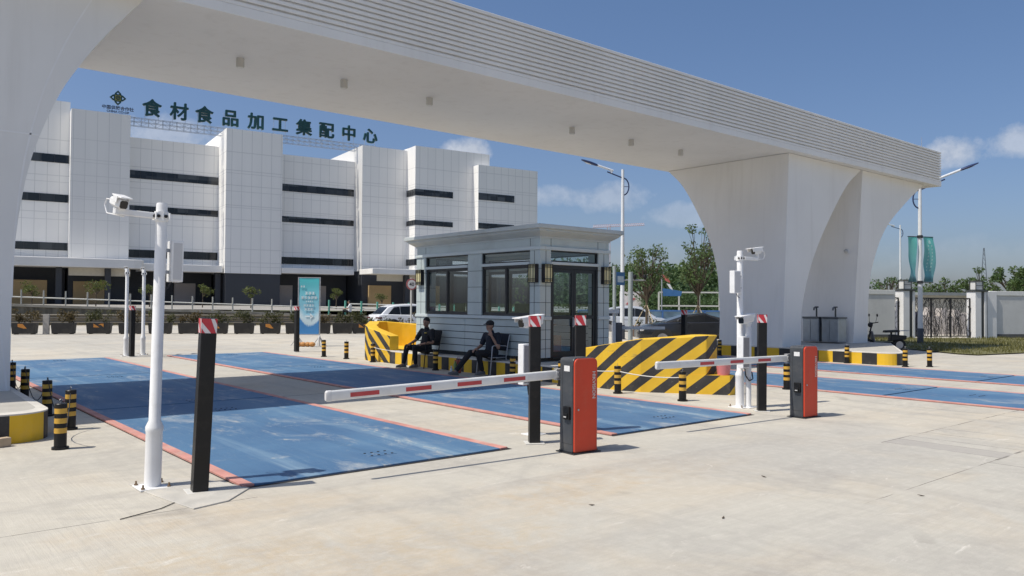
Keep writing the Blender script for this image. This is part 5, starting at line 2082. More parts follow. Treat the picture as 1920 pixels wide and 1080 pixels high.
# ================================================================== VEHICLES
TYRE = P("tyre", (.02, .02, .02), .85, var=.15)
RIM = P("alloy_rim", (.36, .36, .38), .35, metal=.7)
TAIL = P("tail_lamp", (.10, .02, .025), .25)
HEADL = P("head_lamp", (.55, .56, .58), .15)
PLATE = P("number_plate", (.08, .18, .34), .4)


def car(label, loc, rz, paint, L=4.6, Wd=1.85, H=1.68, sedan=False, label_cat="car"):
    """x forward, origin on the ground at the middle"""
    t = thing("parked_car" if not sedan else "car", label, label_cat, loc, rz)
    h = L / 2
    k = Wd / 2
    # lower body: stations along x, closed cross sections
    def sect(x, zb, zs, zt, w, wt):
        return [(x, -w * .96, zb), (x, -w, zb + .12), (x, -w, zs), (x, -w * .96, zt - .03), (x, -wt, zt), (x, wt, zt), (x, w * .96, zt - .03), (x, w, zs), (x, w, zb + .12), (x, w * .96, zb)]
    st = [(-h, .42, .66, .86, k * .80, k * .66), (-h + .06, .34, .70, .99, k * .90, k * .80), (-h + .28, .25, .74, 1.03, k * .98, k * .88), (-h + .9, .21, .74, 1.02, k, k * .92),
          (0, .20, .72, .98, k, k * .93), (h - 1.35, .21, .72, .97, k, k * .90), (h - .75, .22, .70, .92, k * .99, k * .86), (h - .3, .25, .64, .82, k * .94, k * .74), (h - .06, .32, .56, .72, k * .84, k * .62), (h, .38, .52, .64, k * .74, k * .52)]
    b = MB()
    b.loft([sect(*q) for q in st], 0, smooth=True)
    b.build("body", paint, t, sharp=32)
    # cabin
    b = MB()
    r0 = -h + (.95 if sedan else .16)
    zt = H
    cab = [(r0, .98, k * .80), (r0 + (.55 if sedan else .50), zt - .17, k * .71), (r0 + .95, zt - .07, k * .69), (-.25, zt, k * .70), (.40, zt - .06, k * .69), (1.25, .985, k * .80)]
    low = [(x, min(z, 1.0) - .05, k * .88) for x, z, w in cab]
    rings = []
    for (x, z, w), (xl, zl, wl_) in zip(cab, low):
        rings.append([(x, -k * .86, .93), (x, -w - .01, z - .04), (x, -w + .05, z), (x, w - .05, z), (x, w + .01, z - .04), (x, k * .86, .93)])
    b.loft(rings, 0, smooth=True)
    b.build("roof", paint, t, sharp=30)
    # glazing a few millimetres proud
    def side_pt(x, f, s):
        """point on the cabin side at height fraction f"""
        for (xa, za, wa), (xb, zb, wb) in zip(cab, cab[1:]):
            if xa <= x <= xb:
                q = (x - xa) / (xb - xa)
                z = za + (zb - za) * q - .04
                w = wa + (wb - wa) * q + .01
                break
        zz = .93 + (z - .93) * f
        ww = k * .86 + (w - k * .86) * f
        return (x, s * (ww + .022), zz)
    for s in (-1, 1):
        for xa, xb, xat, xbt in ((r0 + .36, r0 + 1.15, r0 + .80, r0 + 1.13), (r0 + 1.18, .03, r0 + 1.16, .03), (.06, 1.02, .06, .50)):
            b = MB()
            b.face([side_pt(xa, .14, s), side_pt(xb, .14, s), side_pt(xbt, .90, s), side_pt(xat, .90, s)])
            b.build("side_window", GLASSDARK, t)
    def cross(i, f):
        (xa, za, wa), (xb, zb, wb) = cab[i], cab[i + 1]
        x, z, w = xa + (xb - xa) * f, za + (zb - za) * f, wa + (wb - wa) * f
        return x, z, w
    for i, fa, fb, nm in ((0, .12, .95, "rear_window"), (4, .05, .90, "windscreen")):
        (xa, za, wa), (xb, zb, wb) = cross(i, fa), cross(i, fb)
        b = MB()
        e = -.008 if i == 0 else .008
        b.face([(xa + e, -wa + .09, za + .006), (xa + e, wa - .09, za + .006), (xb + e, wb - .10, zb + .006), (xb + e, -wb + .10, zb + .006)])
        b.build(nm, GLASSDARK, t)
    for x in (-h + .86, h - .88):
        for s in (-1, 1):
            b = MB()
            b.cyl((x, s * (k - .20), .335), (x, s * (k + .004), .335), .335, None, 24)
            w = b.build("wheel", TYRE, t, .02)
            b = MB()
            b.cyl((x, s * (k - .03), .335), (x, s * (k + .012), .335), .215, None, 20)
            for a in range(5):
                aa = 2 * math.pi * a / 5
                b.bar((x, s * (k + .014), .335), (x + .19 * math.cos(aa), s * (k + .014), .335 + .19 * math.sin(aa)), .05, .02)
            b.build("rim", RIM, w)
            b = MB()
            b.cyl((x, s * (k - .10), .36), (x, s * (k + .001), .36), .41, None, 24)
            b.build("wheel_arch", MATTBLACK, t)
    for s in (-1, 1):
        b = MB(); b.box((-h - .005, s * k * .42, .78), (-h + .22, s * k * .94, .88)); b.build("tail_light", TAIL, t, .02)
        b = MB(); b.box((h - .42, s * k * .55, .62), (h - .05, s * k * .88, .74)); b.build("headlight", HEADL, t, .03)
        b = MB(); b.box((.72, s * (k - .02), .98), (.86, s * (k + .20), 1.10)); b.build("mirror", paint, t, .03)
        b = MB()
        for xx in (-.55, .35):
            b.box((xx, s * (k - .004), .84), (xx + .2, s * (k + .012), .865))
        b.build("door_handle", paint, t)
    b = MB(); b.box((-h - .012, -.24, .60), (-h + .03, .24, .72)); b.build("number_plate", PLATE, t)
    b = MB(); b.box((-h - .02, -k * .8, .34), (-h + .25, k * .8, .46)); b.build("bumper", MATTBLACK, t, .03)
    return t


WPAINT = P("car_white", (.72, .73, .75), .25, var=.02, coat=.5)
KPAINT = P("car_black", (.018, .019, .022), .22, var=.05, coat=.3)
GPAINT = P("car_silver", (.40, .43, .48), .25, var=.03, coat=.5)
car("white sport utility car on the road behind the far striped bumper", (24.7, 38.2, -.08), R(-9), WPAINT, 4.7, 1.88, 1.62)
car("silver car on the road behind the two grey poles, partly hidden", (35.6, 31.0, -.12), R(-52), GPAINT, 4.6, 1.85, 1.62)
car("black car parked behind the right gate leg, mostly hidden by the near bumper", (25.4, 19.0, -.05), R(138), KPAINT, 4.6, 1.86, 1.33, True)

# ================================================================== STREET LAMPS
LAMPBLUE = P("lamp_navy", (.018, .032, .10), .4)
LAMPPOLE = P("lamp_pole_white", (.68, .70, .72), .4, var=.04)


def street_lamp(label, loc, rz, H=7.9, arm=1.9, slope=.3):
    """local +x is the side the lamp hangs over"""
    t = thing("street_lamp", label, "street lamp", loc, rz, "white street lamps with navy arms")
    b = MB()
    b.lathe([(.105, .6), (.10, .9), (.085, H * .5), (.065, H)], 16)
    b.build("pole", LAMPPOLE, t)
    b = MB()
    b.lathe([(.17, 0), (.17, .03), (.125, .04), (.125, .62), (.106, .66)], 16)
    b.build("base_sleeve", P("lamp_base", (.05, .055, .07), .5), t)
    zj = H - .35
    b = MB()
    pts = [(.0, 0, zj - .85)]
    for i in range(0, 13):
        a = math.pi * (i / 12)
        pts.append((-.02 - .27 * math.sin(a), 0, zj - .43 - .39 * math.cos(a)))
    pts.append((.05, 0, zj - .02))
    pts.append((arm, 0, zj + slope * arm))
    b.tube(pts, .030, 8)
    b.bar((-.27, 0, zj - .43), (0, 0, zj - .43), .025)
    b.build("curved_bracket", LAMPBLUE, t)
    s = slope
    b = MB()
    b.tube([(arm * .62, 0, zj + .62 * arm * s + .14), (arm * 1.65, 0, zj + 1.65 * arm * s + .14)], .05, 8)
    b.bar((arm * .72, 0, zj + .72 * arm * s), (arm * .78, 0, zj + .78 * arm * s + .15), .10, .06)
    b.build("arm_tube", LAMPPOLE, t)
    x0 = arm * 1.6
    z0 = zj + x0 * s + .14
    b = MB()
    rings = []
    for k, (f, w, hh) in enumerate(((0, .05, .04), (.15, .085, .06), (.45, .13, .065), (.8, .12, .045), (.97, .07, .03), (1.0, .02, .015))):
        x = x0 + f * .78
        z = z0 + f * .78 * s
        rings.append([(x, w * math.cos(2 * math.pi * q / 12), z + hh * math.sin(2 * math.pi * q / 12)) for q in range(12)])
    b.loft(rings, 0, smooth=True)
    hd = b.build("lamp_head", LAMPBLUE, t)
    b = MB()
    xx, zz_ = x0 + .46, z0 + .46 * s
    b.loft([[(xx + .15 * math.cos(2 * math.pi * q / 14), .075 * math.sin(2 * math.pi * q / 14), zz_ - .060 + .15 * s * math.cos(2 * math.pi * q / 14) - o) for q in range(14)] for o in (0, .012)])
    b.build("lamp_lens", P("lamp_lens", (.62, .64, .66), .3), hd)
    return t


sl1 = street_lamp("white street lamp whose arm points left under the gate beam, by the staked trees", (27.0, 24.25, 0), R(150), 7.75, .74, .30)
sl2 = street_lamp("white street lamp with turquoise flags, its arm rising right past the beam's end", (34.95, 14.5, 0), R(-42), 6.95, 1.05, .40)
sl3 = street_lamp("distant white street lamp beyond the yard wall, left of the flags", (76.4, 33.5, 0), R(150), 9.3, .95, .2)

# flags on the second lamp
FLAGTXT = P("flag_print", (.36, .60, .60), .6)


def flag_mat():
    mt, g, b, out = new_mat("flag_turquoise")
    uv = g.n('ShaderNodeTexCoord').outputs['UV']
    u, v, w = g.xyz(uv)
    n = g.noise(uv, 3.0, 4.0, .6)
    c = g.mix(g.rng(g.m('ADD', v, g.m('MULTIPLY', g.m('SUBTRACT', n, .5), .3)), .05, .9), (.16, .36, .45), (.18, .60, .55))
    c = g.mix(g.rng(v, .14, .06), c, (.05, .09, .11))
    g.put(b, 'Base_Color', c)
    b.inputs['Roughness'].default_value = .35
    b.inputs['Specular IOR Level'].default_value = .6
    tr = g.n('ShaderNodeBsdfTranslucent', {}, Color=(.10, .42, .40, 1))
    mx = g.n('ShaderNodeMixShader', {}, i0=.3, i1=b.outputs[0], i2=tr.outputs[0])
    g.t.links.new(mx.outputs[0], out.inputs[0])
    return mt


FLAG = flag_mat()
SL2 = Vector((34.95, 14.5, 0))
fdir = Vector((.90, -.44, 0))
fb = thing("flag_bracket", "thin dark rods holding two turquoise flags on the street lamp", "bracket", SL2)
for z in (4.56, 2.62):
    b = MB()
    b.tube([fdir * -.62 + Vector((0, 0, z)), fdir * .66 + Vector((0, 0, z))], .018, 6)
    b.cyl((0, 0, z - .06), (0, 0, z + .06), .115, None, 12)
    b.build("rod", DARKMETAL, fb)


def flag(label, s0, s1, bulge, twist, seed, txt):
    rg = random.Random(seed)
    o_ = SL2 + Vector((0, 0, 2.62))
    b = MB()
    nx, nz = 10, 26
    nrm = Vector((fdir.y, -fdir.x, 0))
    uvl = b.bm.loops.layers.uv.new("UVMap")
    gv = []
    for j in range(nz + 1):
        v = j / nz
        row = []
        for i in range(nx + 1):
            u = i / nx
            w = math.sin(math.pi * v)
            sq = 1 - twist * w
            ss = s0 + (s1 - s0) * (.5 + (u - .5) * sq) + bulge * w
            off = .13 * w * math.sin(3.1 * u + 5.0 * v + seed) + .05 * math.sin(9 * v + 4 * u + seed) * w
            row.append(b.bm.verts.new(fdir * ss + nrm * off + Vector((0, 0, .02 + 1.92 * v))))
        gv.append(row)
    for j in range(nz):
        for i in range(nx):
            f = b.bm.faces.new((gv[j][i], gv[j][i + 1], gv[j + 1][i + 1], gv[j + 1][i]))
            f.smooth = True
            for l, (a, c) in zip(f.loops, ((i, j), (i + 1, j), (i + 1, j + 1), (i, j + 1))):
                l[uvl].uv = (a / nx, c / nz)
    pos = [[v.co.copy() for v in r] for r in gv]
    o = b.build("flag", FLAG, None, loc=o_, sharp=180)
    tag(o, label, "flag")
    if txt:
        b = MB()
        for j in range(5, 21):
            if j % 2:
                continue
            for i in (3, 6):
                p = [pos[j][i], pos[j][i + 1], pos[j + 1][i + 1], pos[j + 1][i]]
                b.face([q + nrm * .006 + Vector((0, 0, .02)) for q in p])
        for i, j in ((4, 22), (5, 22), (4, 23), (5, 23)):
            p = [pos[j][i], pos[j][i + 1], pos[j + 1][i + 1], pos[j + 1][i]]
            b.face([q + nrm * .006 for q in p])
        b.build("print", FLAGTXT, o)


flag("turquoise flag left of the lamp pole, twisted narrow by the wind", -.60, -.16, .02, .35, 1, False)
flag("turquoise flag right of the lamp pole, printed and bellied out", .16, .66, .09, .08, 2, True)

# ================================================================== SIGNS AND POLES IN THE MIDDLE DISTANCE
sp = thing("speed_sign", "small round white speed sign with red rim on a thin pole left of the booth", "road sign", (16.4, 25.42, 0), R(-12))
b = MB(); b.tube([(0, 0, 0), (0, 0, 2.55)], .035, 8); b.build("pole", P("sign_pole", (.5, .5, .48), .5), sp)
b = MB(); b.cyl((0, -.045, 2.30), (0, -.030, 2.30), .20, None, 24)
dsk = b.build("disc", P("sign_white", (.74, .73, .73), .45, var=.04), sp)
b = MB()
for k in range(24):
    a0, a1 = 2 * math.pi * k / 24, 2 * math.pi * (k + 1) / 24
    b.loft([[(r * math.cos(q), yy, 2.30 + r * math.sin(q)) for q, r in ((a0, .215), (a1, .215), (a1, .17), (a0, .17))] for yy in (-.050, -.028)])
b.build("red_rim", P("sign_rim", (.42, .12, .12), .5), dsk)
text_mesh("lettering", "40", .20, .002, P("sign_ink", (.03, .03, .04), .5), dsk, Matrix.Translation((0, -.049, 2.29)) @ SM, .003)

gp = thing("grey_pole", "slim grey steel pole with a small blue sign beside the booth's right edge", "pole", (24.55, 22.49, 0))
b = MB(); b.tube([(0, 0, 0), (0, 0, 3.2)], .075, 12); b.build("shaft", P("pole_grey", (.30, .34, .35), .5), gp)
b = MB(); b.box((.08, -.02, 2.40), (.62, .02, 2.95)); q = b.build("sign_plate", P("blue_plate", (.05, .16, .36), .5), gp)
b = MB(); b.box((.16, -.026, 2.52), (.54, -.021, 2.78)); b.build("pictogram", P("plate_white", (.5, .6, .68), .5), q)
b = MB()
b.tube([(.55, 0, 2.62), (1.4, -.5, 2.62)], .03, 8)
b.build("arm", STEEL, gp)
for x, y in ((.95, -.28), (1.35, -.5)):
    b = MB(); b.lathe([(.05, 2.66), (.075, 2.72), (.075, 2.80), (.05, 2.86)], 12, c=(x, y)); b.build("camera", BLACK, gp)
gp2 = thing("grey_pole", "thicker plain grey steel pole standing just right of the blue sign", "pole", (25.0, 22.0, 0))
b = MB(); b.tube([(0, 0, 0), (0, 0, 2.95)], .10, 12); b.build("shaft", MATS["pole_grey"], gp2)
b = MB(); b.box((-.18, -.18, 0), (.18, .18, .02)); b.build("base_plate", STEEL, gp2)
xb = thing("exit_barrier", "small white barrier with a short white arm behind the booth's right corner", "barrier", (17.75, 16.3, 0), R(-42))
b = MB(); b.box((-.04, -.15, 0), (.06, .15, 1.05)); b.box((.06, -.13, .45), (.26, .13, 1.04), 1); b.build("housing", [CAMWHITE, P("housing_grey", (.10, .10, .11), .5)], xb, .02)
b = MB(); b.tube([(.0, -.1, 1.05), (0, -.1, 1.32)], .04, 8); b.box((-.22, -.20, 1.32), (.16, 0, 1.44)); b.build("camera", CAMWHITE, xb, .02)
b = MB(); b.box((.10, -.03, .84), (1.55, .03, .93)); b.build("boom", BOOMWHITE, xb, .01)

tp = thing("planter", "brown planter with sparse flowers below the young street trees", "planter", (30.3, 25.6, 0), R(-33))
b = MB(); b.loft([[(-.7, -.22, 0), (.7, -.22, 0), (.7, .22, 0), (-.7, .22, 0)], [(-.75, -.25, .55), (.75, -.25, .55), (.75, .25, .55), (-.75, .25, .55)]]); b.build("box", P("planter_brown", (.10, .06, .04), .7, var=.3, vs=4), tp, .02)
b = MB(); blobs(b, [((-.4, 0, .7), (.25, .2, .2)), ((.3, 0, .75), (.25, .2, .2))], 60, .12, random.Random(9), .1); b.build("shrub", LEAFSHRUB, tp)


def fence_frame(name, label, cat, p0, p1, z0, z1, n, mt, w=.09, infill=None):
    t = thing(name, label, cat, p0, math.atan2(p1[1] - p0[1], p1[0] - p0[0]))
    L = math.dist(p0[:2], p1[:2])
    b = MB()
    b.bar((0, 0, z0), (L, 0, z0), w)
    b.bar((0, 0, z1), (L, 0, z1), w)
    b.build("rails", mt, t)
    for i in range(n + 1):
        b = MB()
        b.bar((L * i / n, 0, 0), (L * i / n, 0, z1), w)
        b.build("post", mt, t)
    if infill:
        b = MB()
        b.box((0, .05, z0), (L, .08, z1))
        b.build("infill", infill, t)
    return t


fence_frame("white_rail_frame", "white tubular rail frame in front of the dark hedge near the gate leg", "railing", (47.2, 38.7, 0), (53.0, 33.7, 0), 1.5, 2.53, 5, RAILW, .11)
fence_frame("blue_fence", "low blue panel fence with pale infill behind the street trees", "fence", (39.0, 39.1, 0), (49.0, 30.5, 0), .55, 1.16, 9, P("fence_blue", (.05, .14, .34), .5), .10, P("fence_pale_blue", (.20, .30, .36), .5, var=.3, vs=1.2))
bb = thing("billboard", "white and red printed board beyond the forked street tree", "billboard", (47.1, 41.3, 0), math.atan2(-1.1, 1.3))
b = MB(); b.box((-.95, 0, 1.15), (.9, .08, 2.6)); q = b.build("panel", P("board_white", (.66, .62, .61), .6, var=.1, vs=2), bb)
b = MB(); b.box((-1.3, -.02, .55), (.9, .06, 1.14)); b.build("lower_panel", P("board_pink", (.62, .48, .46), .6, var=.15, vs=3), bb)
b = MB(); b.box((-.4, -.03, 1.25), (.8, -.005, 1.38)); b.loft([[(-.5, yy, 1.6), (.1, yy, 2.1), (.3, yy, 2.05), (-.3, yy, 1.55)] for yy in (-.02, -.005)]); b.build("red_print", P("board_red", (.42, .12, .12), .5), q)
b = MB(); b.bar((-.8, .1, 0), (-.8, .1, 1.2), .1); b.bar((.7, .1, 0), (.7, .1, 1.2), .1); b.build("posts", STEEL, bb)
pf = thing("pennant_cluster", "red, white and blue pennants on a pole by the right gate leg", "flag", (44.6, 36.3, 0))
b = MB(); b.tube([(0, 0, 0), (0, 0, 3.7)], .04, 8); b.build("pole", STEEL, pf)
for (c, pts) in (("red", [(0, 3.75), (.42, 3.60), (.62, 3.15), (.15, 3.35)]), ("white", [(.35, 3.10), (.60, 3.05), (.85, 2.6), (.6, 2.75)]), ("blue", [(.05, 2.75), (.6, 2.7), (1.5, 2.55), (1.4, 2.2), (.1, 2.2)])):
    b = MB(); b.loft([[(x * .75, -x * .62 + yy, z) for x, z in pts] for yy in (-.01, .01)]); b.build("pennant", P("pennant_" + c, {"red": (.5, .12, .1), "white": (.7, .7, .7), "blue": (.04, .14, .32)}[c], .6), pf)

# a figure at the railing
seated_man("person in a white shirt sitting at the railing right of the turquoise banner", (wl(6.3, .1).x, wl(6.3, .1).y, wz(6.3) - .05), R(140),
           dict(hip=(0, 0, .30), chest=(-.02, 0, .66), neck=(.0, .0, .85), head=(.05, .0, .97), turn=0,
                shL=(-.05, .20, .76), elL=(.10, .25, .52), wrL=(.34, .12, .50), hdL=(.9, -.35, -.1), hnL=(0, -.3, -1), cuL=.5,
                shR=(.0, -.20, .76), elR=(.10, -.24, .52), wrR=(.34, -.10, .50), hdR=(.9, .25, -.2), hnR=(0, .2, -1), cuR=.5,
                knL=(.42, .10, .38), anL=(.48, .10, .05), knR=(.42, -.12, .38), anR=(.50, -.12, .05)), False, P("white_shirt", (.68, .68, .69), .8))

# ================================================================== RIGHT YARD WALL, PILLARS, ORNAMENTAL GATES
RW0, RW1 = Vector((37.62, 18.05, 0)), Vector((45.66, 13.89, 0))
rd = (RW1 - RW0).normalized()
ra = math.atan2(rd.y, rd.x)
RL_ = (RW1 - RW0).length
WALLGREY = P("yard_wall_grey", (.60, .60, .59), .85, var=.07, vs=.8, dirt=((.27, .27, .26), .4), ds=.7, bump=.1)
WALLTOP = P("yard_wall_cap", (.70, .70, .68), .8, var=.06)
WALLBASE = P("yard_wall_base", (.10, .10, .10), .9)


def yard_wall(label, s0, s1):
    t = thing("yard_wall", label, "wall", RW0 + rd * s0, ra)
    L = s1 - s0
    b = MB(); b.box((0, 0, 0), (L, .22, 2.12)); b.build("wall_panel", WALLGREY, t)
    b = MB(); b.box((-.0, -.03, 2.16), (L, .25, 2.38)); b.box((0, .02, 2.12), (L, .2, 2.16)); b.build("coping", WALLTOP, t, .01)
    b = MB(); b.box((0, -.02, 0), (L, -.003, .22)); b.build("skirting", WALLBASE, t)
    return t


yard_wall("grey yard wall with pale coping between the right gate leg and the ornamental gate", -6, 1.52)
yard_wall("grey yard wall with pale coping right of the ornamental gate, running out of frame", 6.98, 22)
PILW = P("pillar_white", (.72, .72, .72), .6, var=.05)
MARBLE = P("pillar_dark_band", (.05, .055, .055), .35)
LANT = P("lantern_glass", (.62, .62, .60), .4, var=.06, vs=20)


def pillar(label, s):
    t = thing("gate_pillar", label, "pillar", RW0 + rd * s, ra)
    b = MB(); b.box((-.30, -.22, 0), (.05, .35, 2.34)); b.build("white_shaft", PILW, t, .01)
    b = MB(); b.box((.053, -.18, 0), (.24, .32, 2.34)); b.build("dark_band", MARBLE, t, .01)
    b = MB(); b.box((.243, -.20, 0), (.38, .33, 2.34)); b.build("white_edge", PILW, t, .01)
    b = MB(); b.box((-.34, -.26, 2.34), (.42, .40, 2.41)); b.build("cap", MARBLE, t, .01)
    b = MB()
    for x in (-.21, .21):
        for y in (-.15, .24):
            b.box((x - .015, y - .015, 2.41), (x + .015, y + .015, 2.88))
    b.box((-.23, -.17, 2.85), (.23, .26, 2.89))
    b.box((-.23, -.17, 2.41), (.23, .26, 2.44))
    for y in (-.155, .245):
        b.box((-.20, y - .004, 2.64), (.20, y + .004, 2.66))
    ln = b.build("lantern", MARBLE, t)
    b = MB(); b.box((-.19, -.13, 2.45), (.19, .22, 2.84)); b.build("lantern_glass", LANT, ln)
    return t


pillar("white gate pillar with lantern left of the flagged street lamp", 2.12)
pillar("white gate pillar with lantern right of the flagged street lamp, far from the gate leg", 6.25)
b = MB(); b.box((0, -.1, 0), (.55, .32, 2.36))
tag(b.build("wall_pier", PILW, None, .01, loc=RW0 + rd * 6.78, rot=(0, 0, ra)), "white pier ending the yard wall just right of the second lantern pillar", "pier")


def ornate_gate(label, s0, s1, seed, z1=2.0):
    t = thing("ornamental_gate", label, "gate", RW0 + rd * s0 + Vector((.05, .1, 0)), ra)
    L = s1 - s0
    rg = random.Random(seed)
    b = MB()
    for x in (0, L):
        b.bar((x, 0, .05), (x, 0, z1), .055)
    n = max(1, int(L / 1.1))
    for i in range(1, n):
        b.bar((L * i / n, 0, .05), (L * i / n, 0, z1), .06)
    for z in (.12, z1):
        b.bar((0, 0, z), (L, 0, z), .05)
    b.build("frame", MATTBLACK, t)
    b = MB()
    for i in range(int(L * 19)):
        x = rg.uniform(0, L)
        z = .12
        d = rg.uniform(-.3, .3)
        pts = [(x, 0, z)]
        while z < z1 - .05:
            z = min(z1, z + rg.uniform(.18, .34))
            x = min(L, max(0, x + d * .25 + rg.uniform(-.05, .05)))
            d += rg.uniform(-.25, .25)
            pts.append((x, 0, z))
        b.tube(pts, [.014 * (1 - .5 * j / len(pts)) for j in range(len(pts))], 4)
        for p in pts[1:-1]:
            if rg.random() < .75:
                a = rg.choice((-1, 1)) * rg.uniform(.15, .3)
                q = (min(L, max(0, p[0] + a)), 0, min(z1, p[2] + rg.uniform(.12, .3)))
                b.tube([p, q], [.010, .005], 4)
    b.build("branch_tracery", MATTBLACK, t)
    b = MB()
    for x in (L * .02, L * .98):
        b.box((x - .05, -.07, .35), (x + .05, -.02, .42))
        b.box((x - .05, -.07, 1.55), (x + .05, -.02, 1.62))
    b.build("hinges", MATTBLACK, t)
    return t


ornate_gate("black iron gate leaf of branch tracery between the two lantern pillars", 2.54, 5.92, 6)
ornate_gate("narrow black iron gate leaf left of the first lantern pillar", 1.54, 1.80, 7)
ornate_gate("narrow black iron gate leaf right of the second lantern pillar", 6.66, 6.78, 8)
# what shows through the gate
b = MB()
rg = random.Random(12)
for i in range(26):
    x = -1.5 + i * .42
    b.box((x, 0, 0), (x + .36, .5, rg.uniform(1.0, 1.6)), 0 if i > 13 else 1)
tag(b.build("paper_stacks", [P("stack_pale", (.50, .46, .43), .8, var=.3, vs=6), P("stack_dark", (.10, .10, .16), .8, var=.5, vs=3)], None, loc=RW0 + rd * 2.5 + Vector((2.6, 4.2, 0)), rot=(0, 0, ra)), "rows of pale wrapped goods stacked behind the iron gate", "goods", kind='stuff')
sh = thing("shed", "low flat-roofed shed showing over the ornamental gate", "shed", (58.2, 22.4, 0), ra)
b = MB(); b.box((-2.2, 0, 0), (2.4, 3, 2.35)); b.build("wall", P("shed_wall", (.44, .42, .36), .85, var=.1), sh)
b = MB(); b.box((-2.6, -.4, 2.35), (2.9, 3.3, 2.55)); b.build("roof", P("shed_roof", (.22, .24, .24), .7), sh)

# grass verge
GRASSM = P("grass_soil", (.12, .115, .045), .95, var=.35, vs=1.2, dirt=((.22, .18, .09), .6), ds=1.4)
gpoly = [(30.4, 13.6), (28.25, 10.5), (28.2, 9.9), (31, 9.35), (60, 3), (60, 6), (45.7, 13.8), (37.7, 17.9), (33.0, 20.2)]
sheet("grass_verge", [(x, y, .035) for x, y in gpoly], GRASSM)


def inside(x, y, poly):
    c = False
    for (x0, y0), (x1, y1) in zip(poly, poly[1:] + poly[:1]):
        if (y0 > y) != (y1 > y) and x < (x1 - x0) * (y - y0) / (y1 - y0) + x0:
            c = not c
    return c


b = MB()
rg = random.Random(21)
cnt = 0
while cnt < 15000:
    x, y = rg.uniform(28, 54), rg.uniform(4, 20)
    if not inside(x, y, gpoly):
        continue
    cnt += 1
    if pnoise(Vector((x * .9, y * .9, 0))) < -.18 and rg.random() < .8:
        continue
    hgt = rg.uniform(.05, .15)
    a = rg.uniform(0, 6.28)
    w = .014
    lx, ly = rg.uniform(-.05, .05), rg.uniform(-.05, .05)
    b.face([(x - w * math.cos(a), y - w * math.sin(a), .03), (x + w * math.cos(a), y + w * math.sin(a), .03), (x + lx, y + ly, .03 + hgt)])
tag(b.build("grass", leaf_mat("grass_blade", (.085, .095, .025), (.20, .18, .065))), kind='stuff')

# dead leaves on the concrete
lf = None
for i, (x, y, a, lab) in enumerate(((5.05, 3.52, .4, "dead leaf on the concrete nearest the bottom edge, right of centre"), (6.55, 4.12, 1.5, "dead leaf lying on the open concrete below the nearest red cabinet"), (6.95, 2.88, 2.2, "dead leaf lying just below the sawn joint at right"), (4.55, 4.4, 2.9, "dead leaf on the concrete below the nearest boom's shadow"))):
    b = MB()
    b.loft([[(-.028, 0, .003), (0, -.010, .005), (.030, 0, .010), (0, .009, .004)], [(-.028, 0, .005), (0, -.010, .008), (.030, 0, .013), (0, .009, .007)]])
    tag(b.build("dead_leaf", P("dead_leaf_brown", (.07, .05, .03), .8), None, loc=(x, y, 0), rot=(0, 0, a)), lab, "leaf", "dead leaves on the concrete")

# ================================================================== WASH STANDS, SCOOTER, CCTV
STAIN = P("stainless", (.34, .37, .40), .38, metal=.75, var=.12, vs=5)
for i, (y, lab) in enumerate(((13.30, "stainless wash stand with tap between the gate legs, nearer the camera"), (13.98, "stainless wash stand with tap between the gate legs, farther left one"))):
    t = thing("wash_stand", lab, "wash stand", (25.35, y, .34), 0, "wash stands between the gate legs")
    b = MB(); b.box((-.28, -.29, .04), (.28, .29, .82)); b.build("cabinet", STAIN, t, .015)
    b = MB(); b.box((-.30, -.31, .82), (.30, .31, .88)); b.build("counter", P("counter_dark", (.12, .13, .14), .35, metal=.4), t, .008)
    b = MB()
    for s in (-1, 1):
        b.box((-.295, s * .14 - .125, .10), (-.281, s * .14 + .125, .78))
    b.build("cabinet_door", STAIN, t, .004)
    b = MB(); b.tube([(.1, 0, .88), (.1, 0, 1.14), (.06, 0, 1.20), (-.06, 0, 1.18), (-.08, 0, 1.10)], .028, 8); b.box((.06, -.05, 1.18), (.14, .05, 1.23)); b.build("tap", P("tap_dark", (.08, .085, .09), .3, metal=.6), t)
cc_ = thing("security_camera", "small grey dome-arm security camera on the right gate leg's shaded face", "camera", (26.18, 13.25, 3.46))
b = MB(); b.box((-.03, -.06, -.06), (.0, .06, .06)); b.bar((0, 0, 0), (-.14, -.03, .03), .04); b.build("wall_bracket", CAMWHITE, cc_)
b = MB(); b.ball((-.17, -.03, .0), .075, n=10); b.build("camera_head", P("cctv_grey", (.45, .45, .44), .4), cc_)

sc_ = thing("electric_scooter", "black electric scooter with mirrors parked beside the right gate leg", "scooter", (27.95, 12.85, 0), R(140))
for x in (-.55, .58):
    b = MB()
    b.cyl((x, -.05, .23), (x, .05, .23), .23, None, 22)
    w = b.build("wheel", TYRE, sc_, .02)
    b = MB()
    b.cyl((x, -.056, .23), (x, .056, .23), .13, None, 16)
    b.build("rim", RIM, w)
b = MB(); b.loft([[(-.36, -.12, .26), (.30, -.12, .24), (.30, .12, .24), (-.36, .12, .26)], [(-.36, -.13, .34), (.32, -.13, .33), (.32, .13, .33), (-.36, .13, .34)]]); b.loft([[(-.78, -.11, .42), (-.2, -.13, .36), (-.2, .13, .36), (-.78, .11, .42)], [(-.80, -.09, .56), (-.22, -.12, .60), (-.22, .12, .60), (-.80, .09, .56)]]); b.build("body", BLACK, sc_, .03)
b = MB(); b.loft([[(.30, -.15, .24), (.36, -.15, .24), (.36, .15, .24), (.30, .15, .24)], [(.42, -.13, .72), (.47, -.11, .72), (.47, .11, .72), (.42, .13, .72)]]); b.build("leg_shield", P("scooter_grey", (.16, .16, .17), .4), sc_, .02)
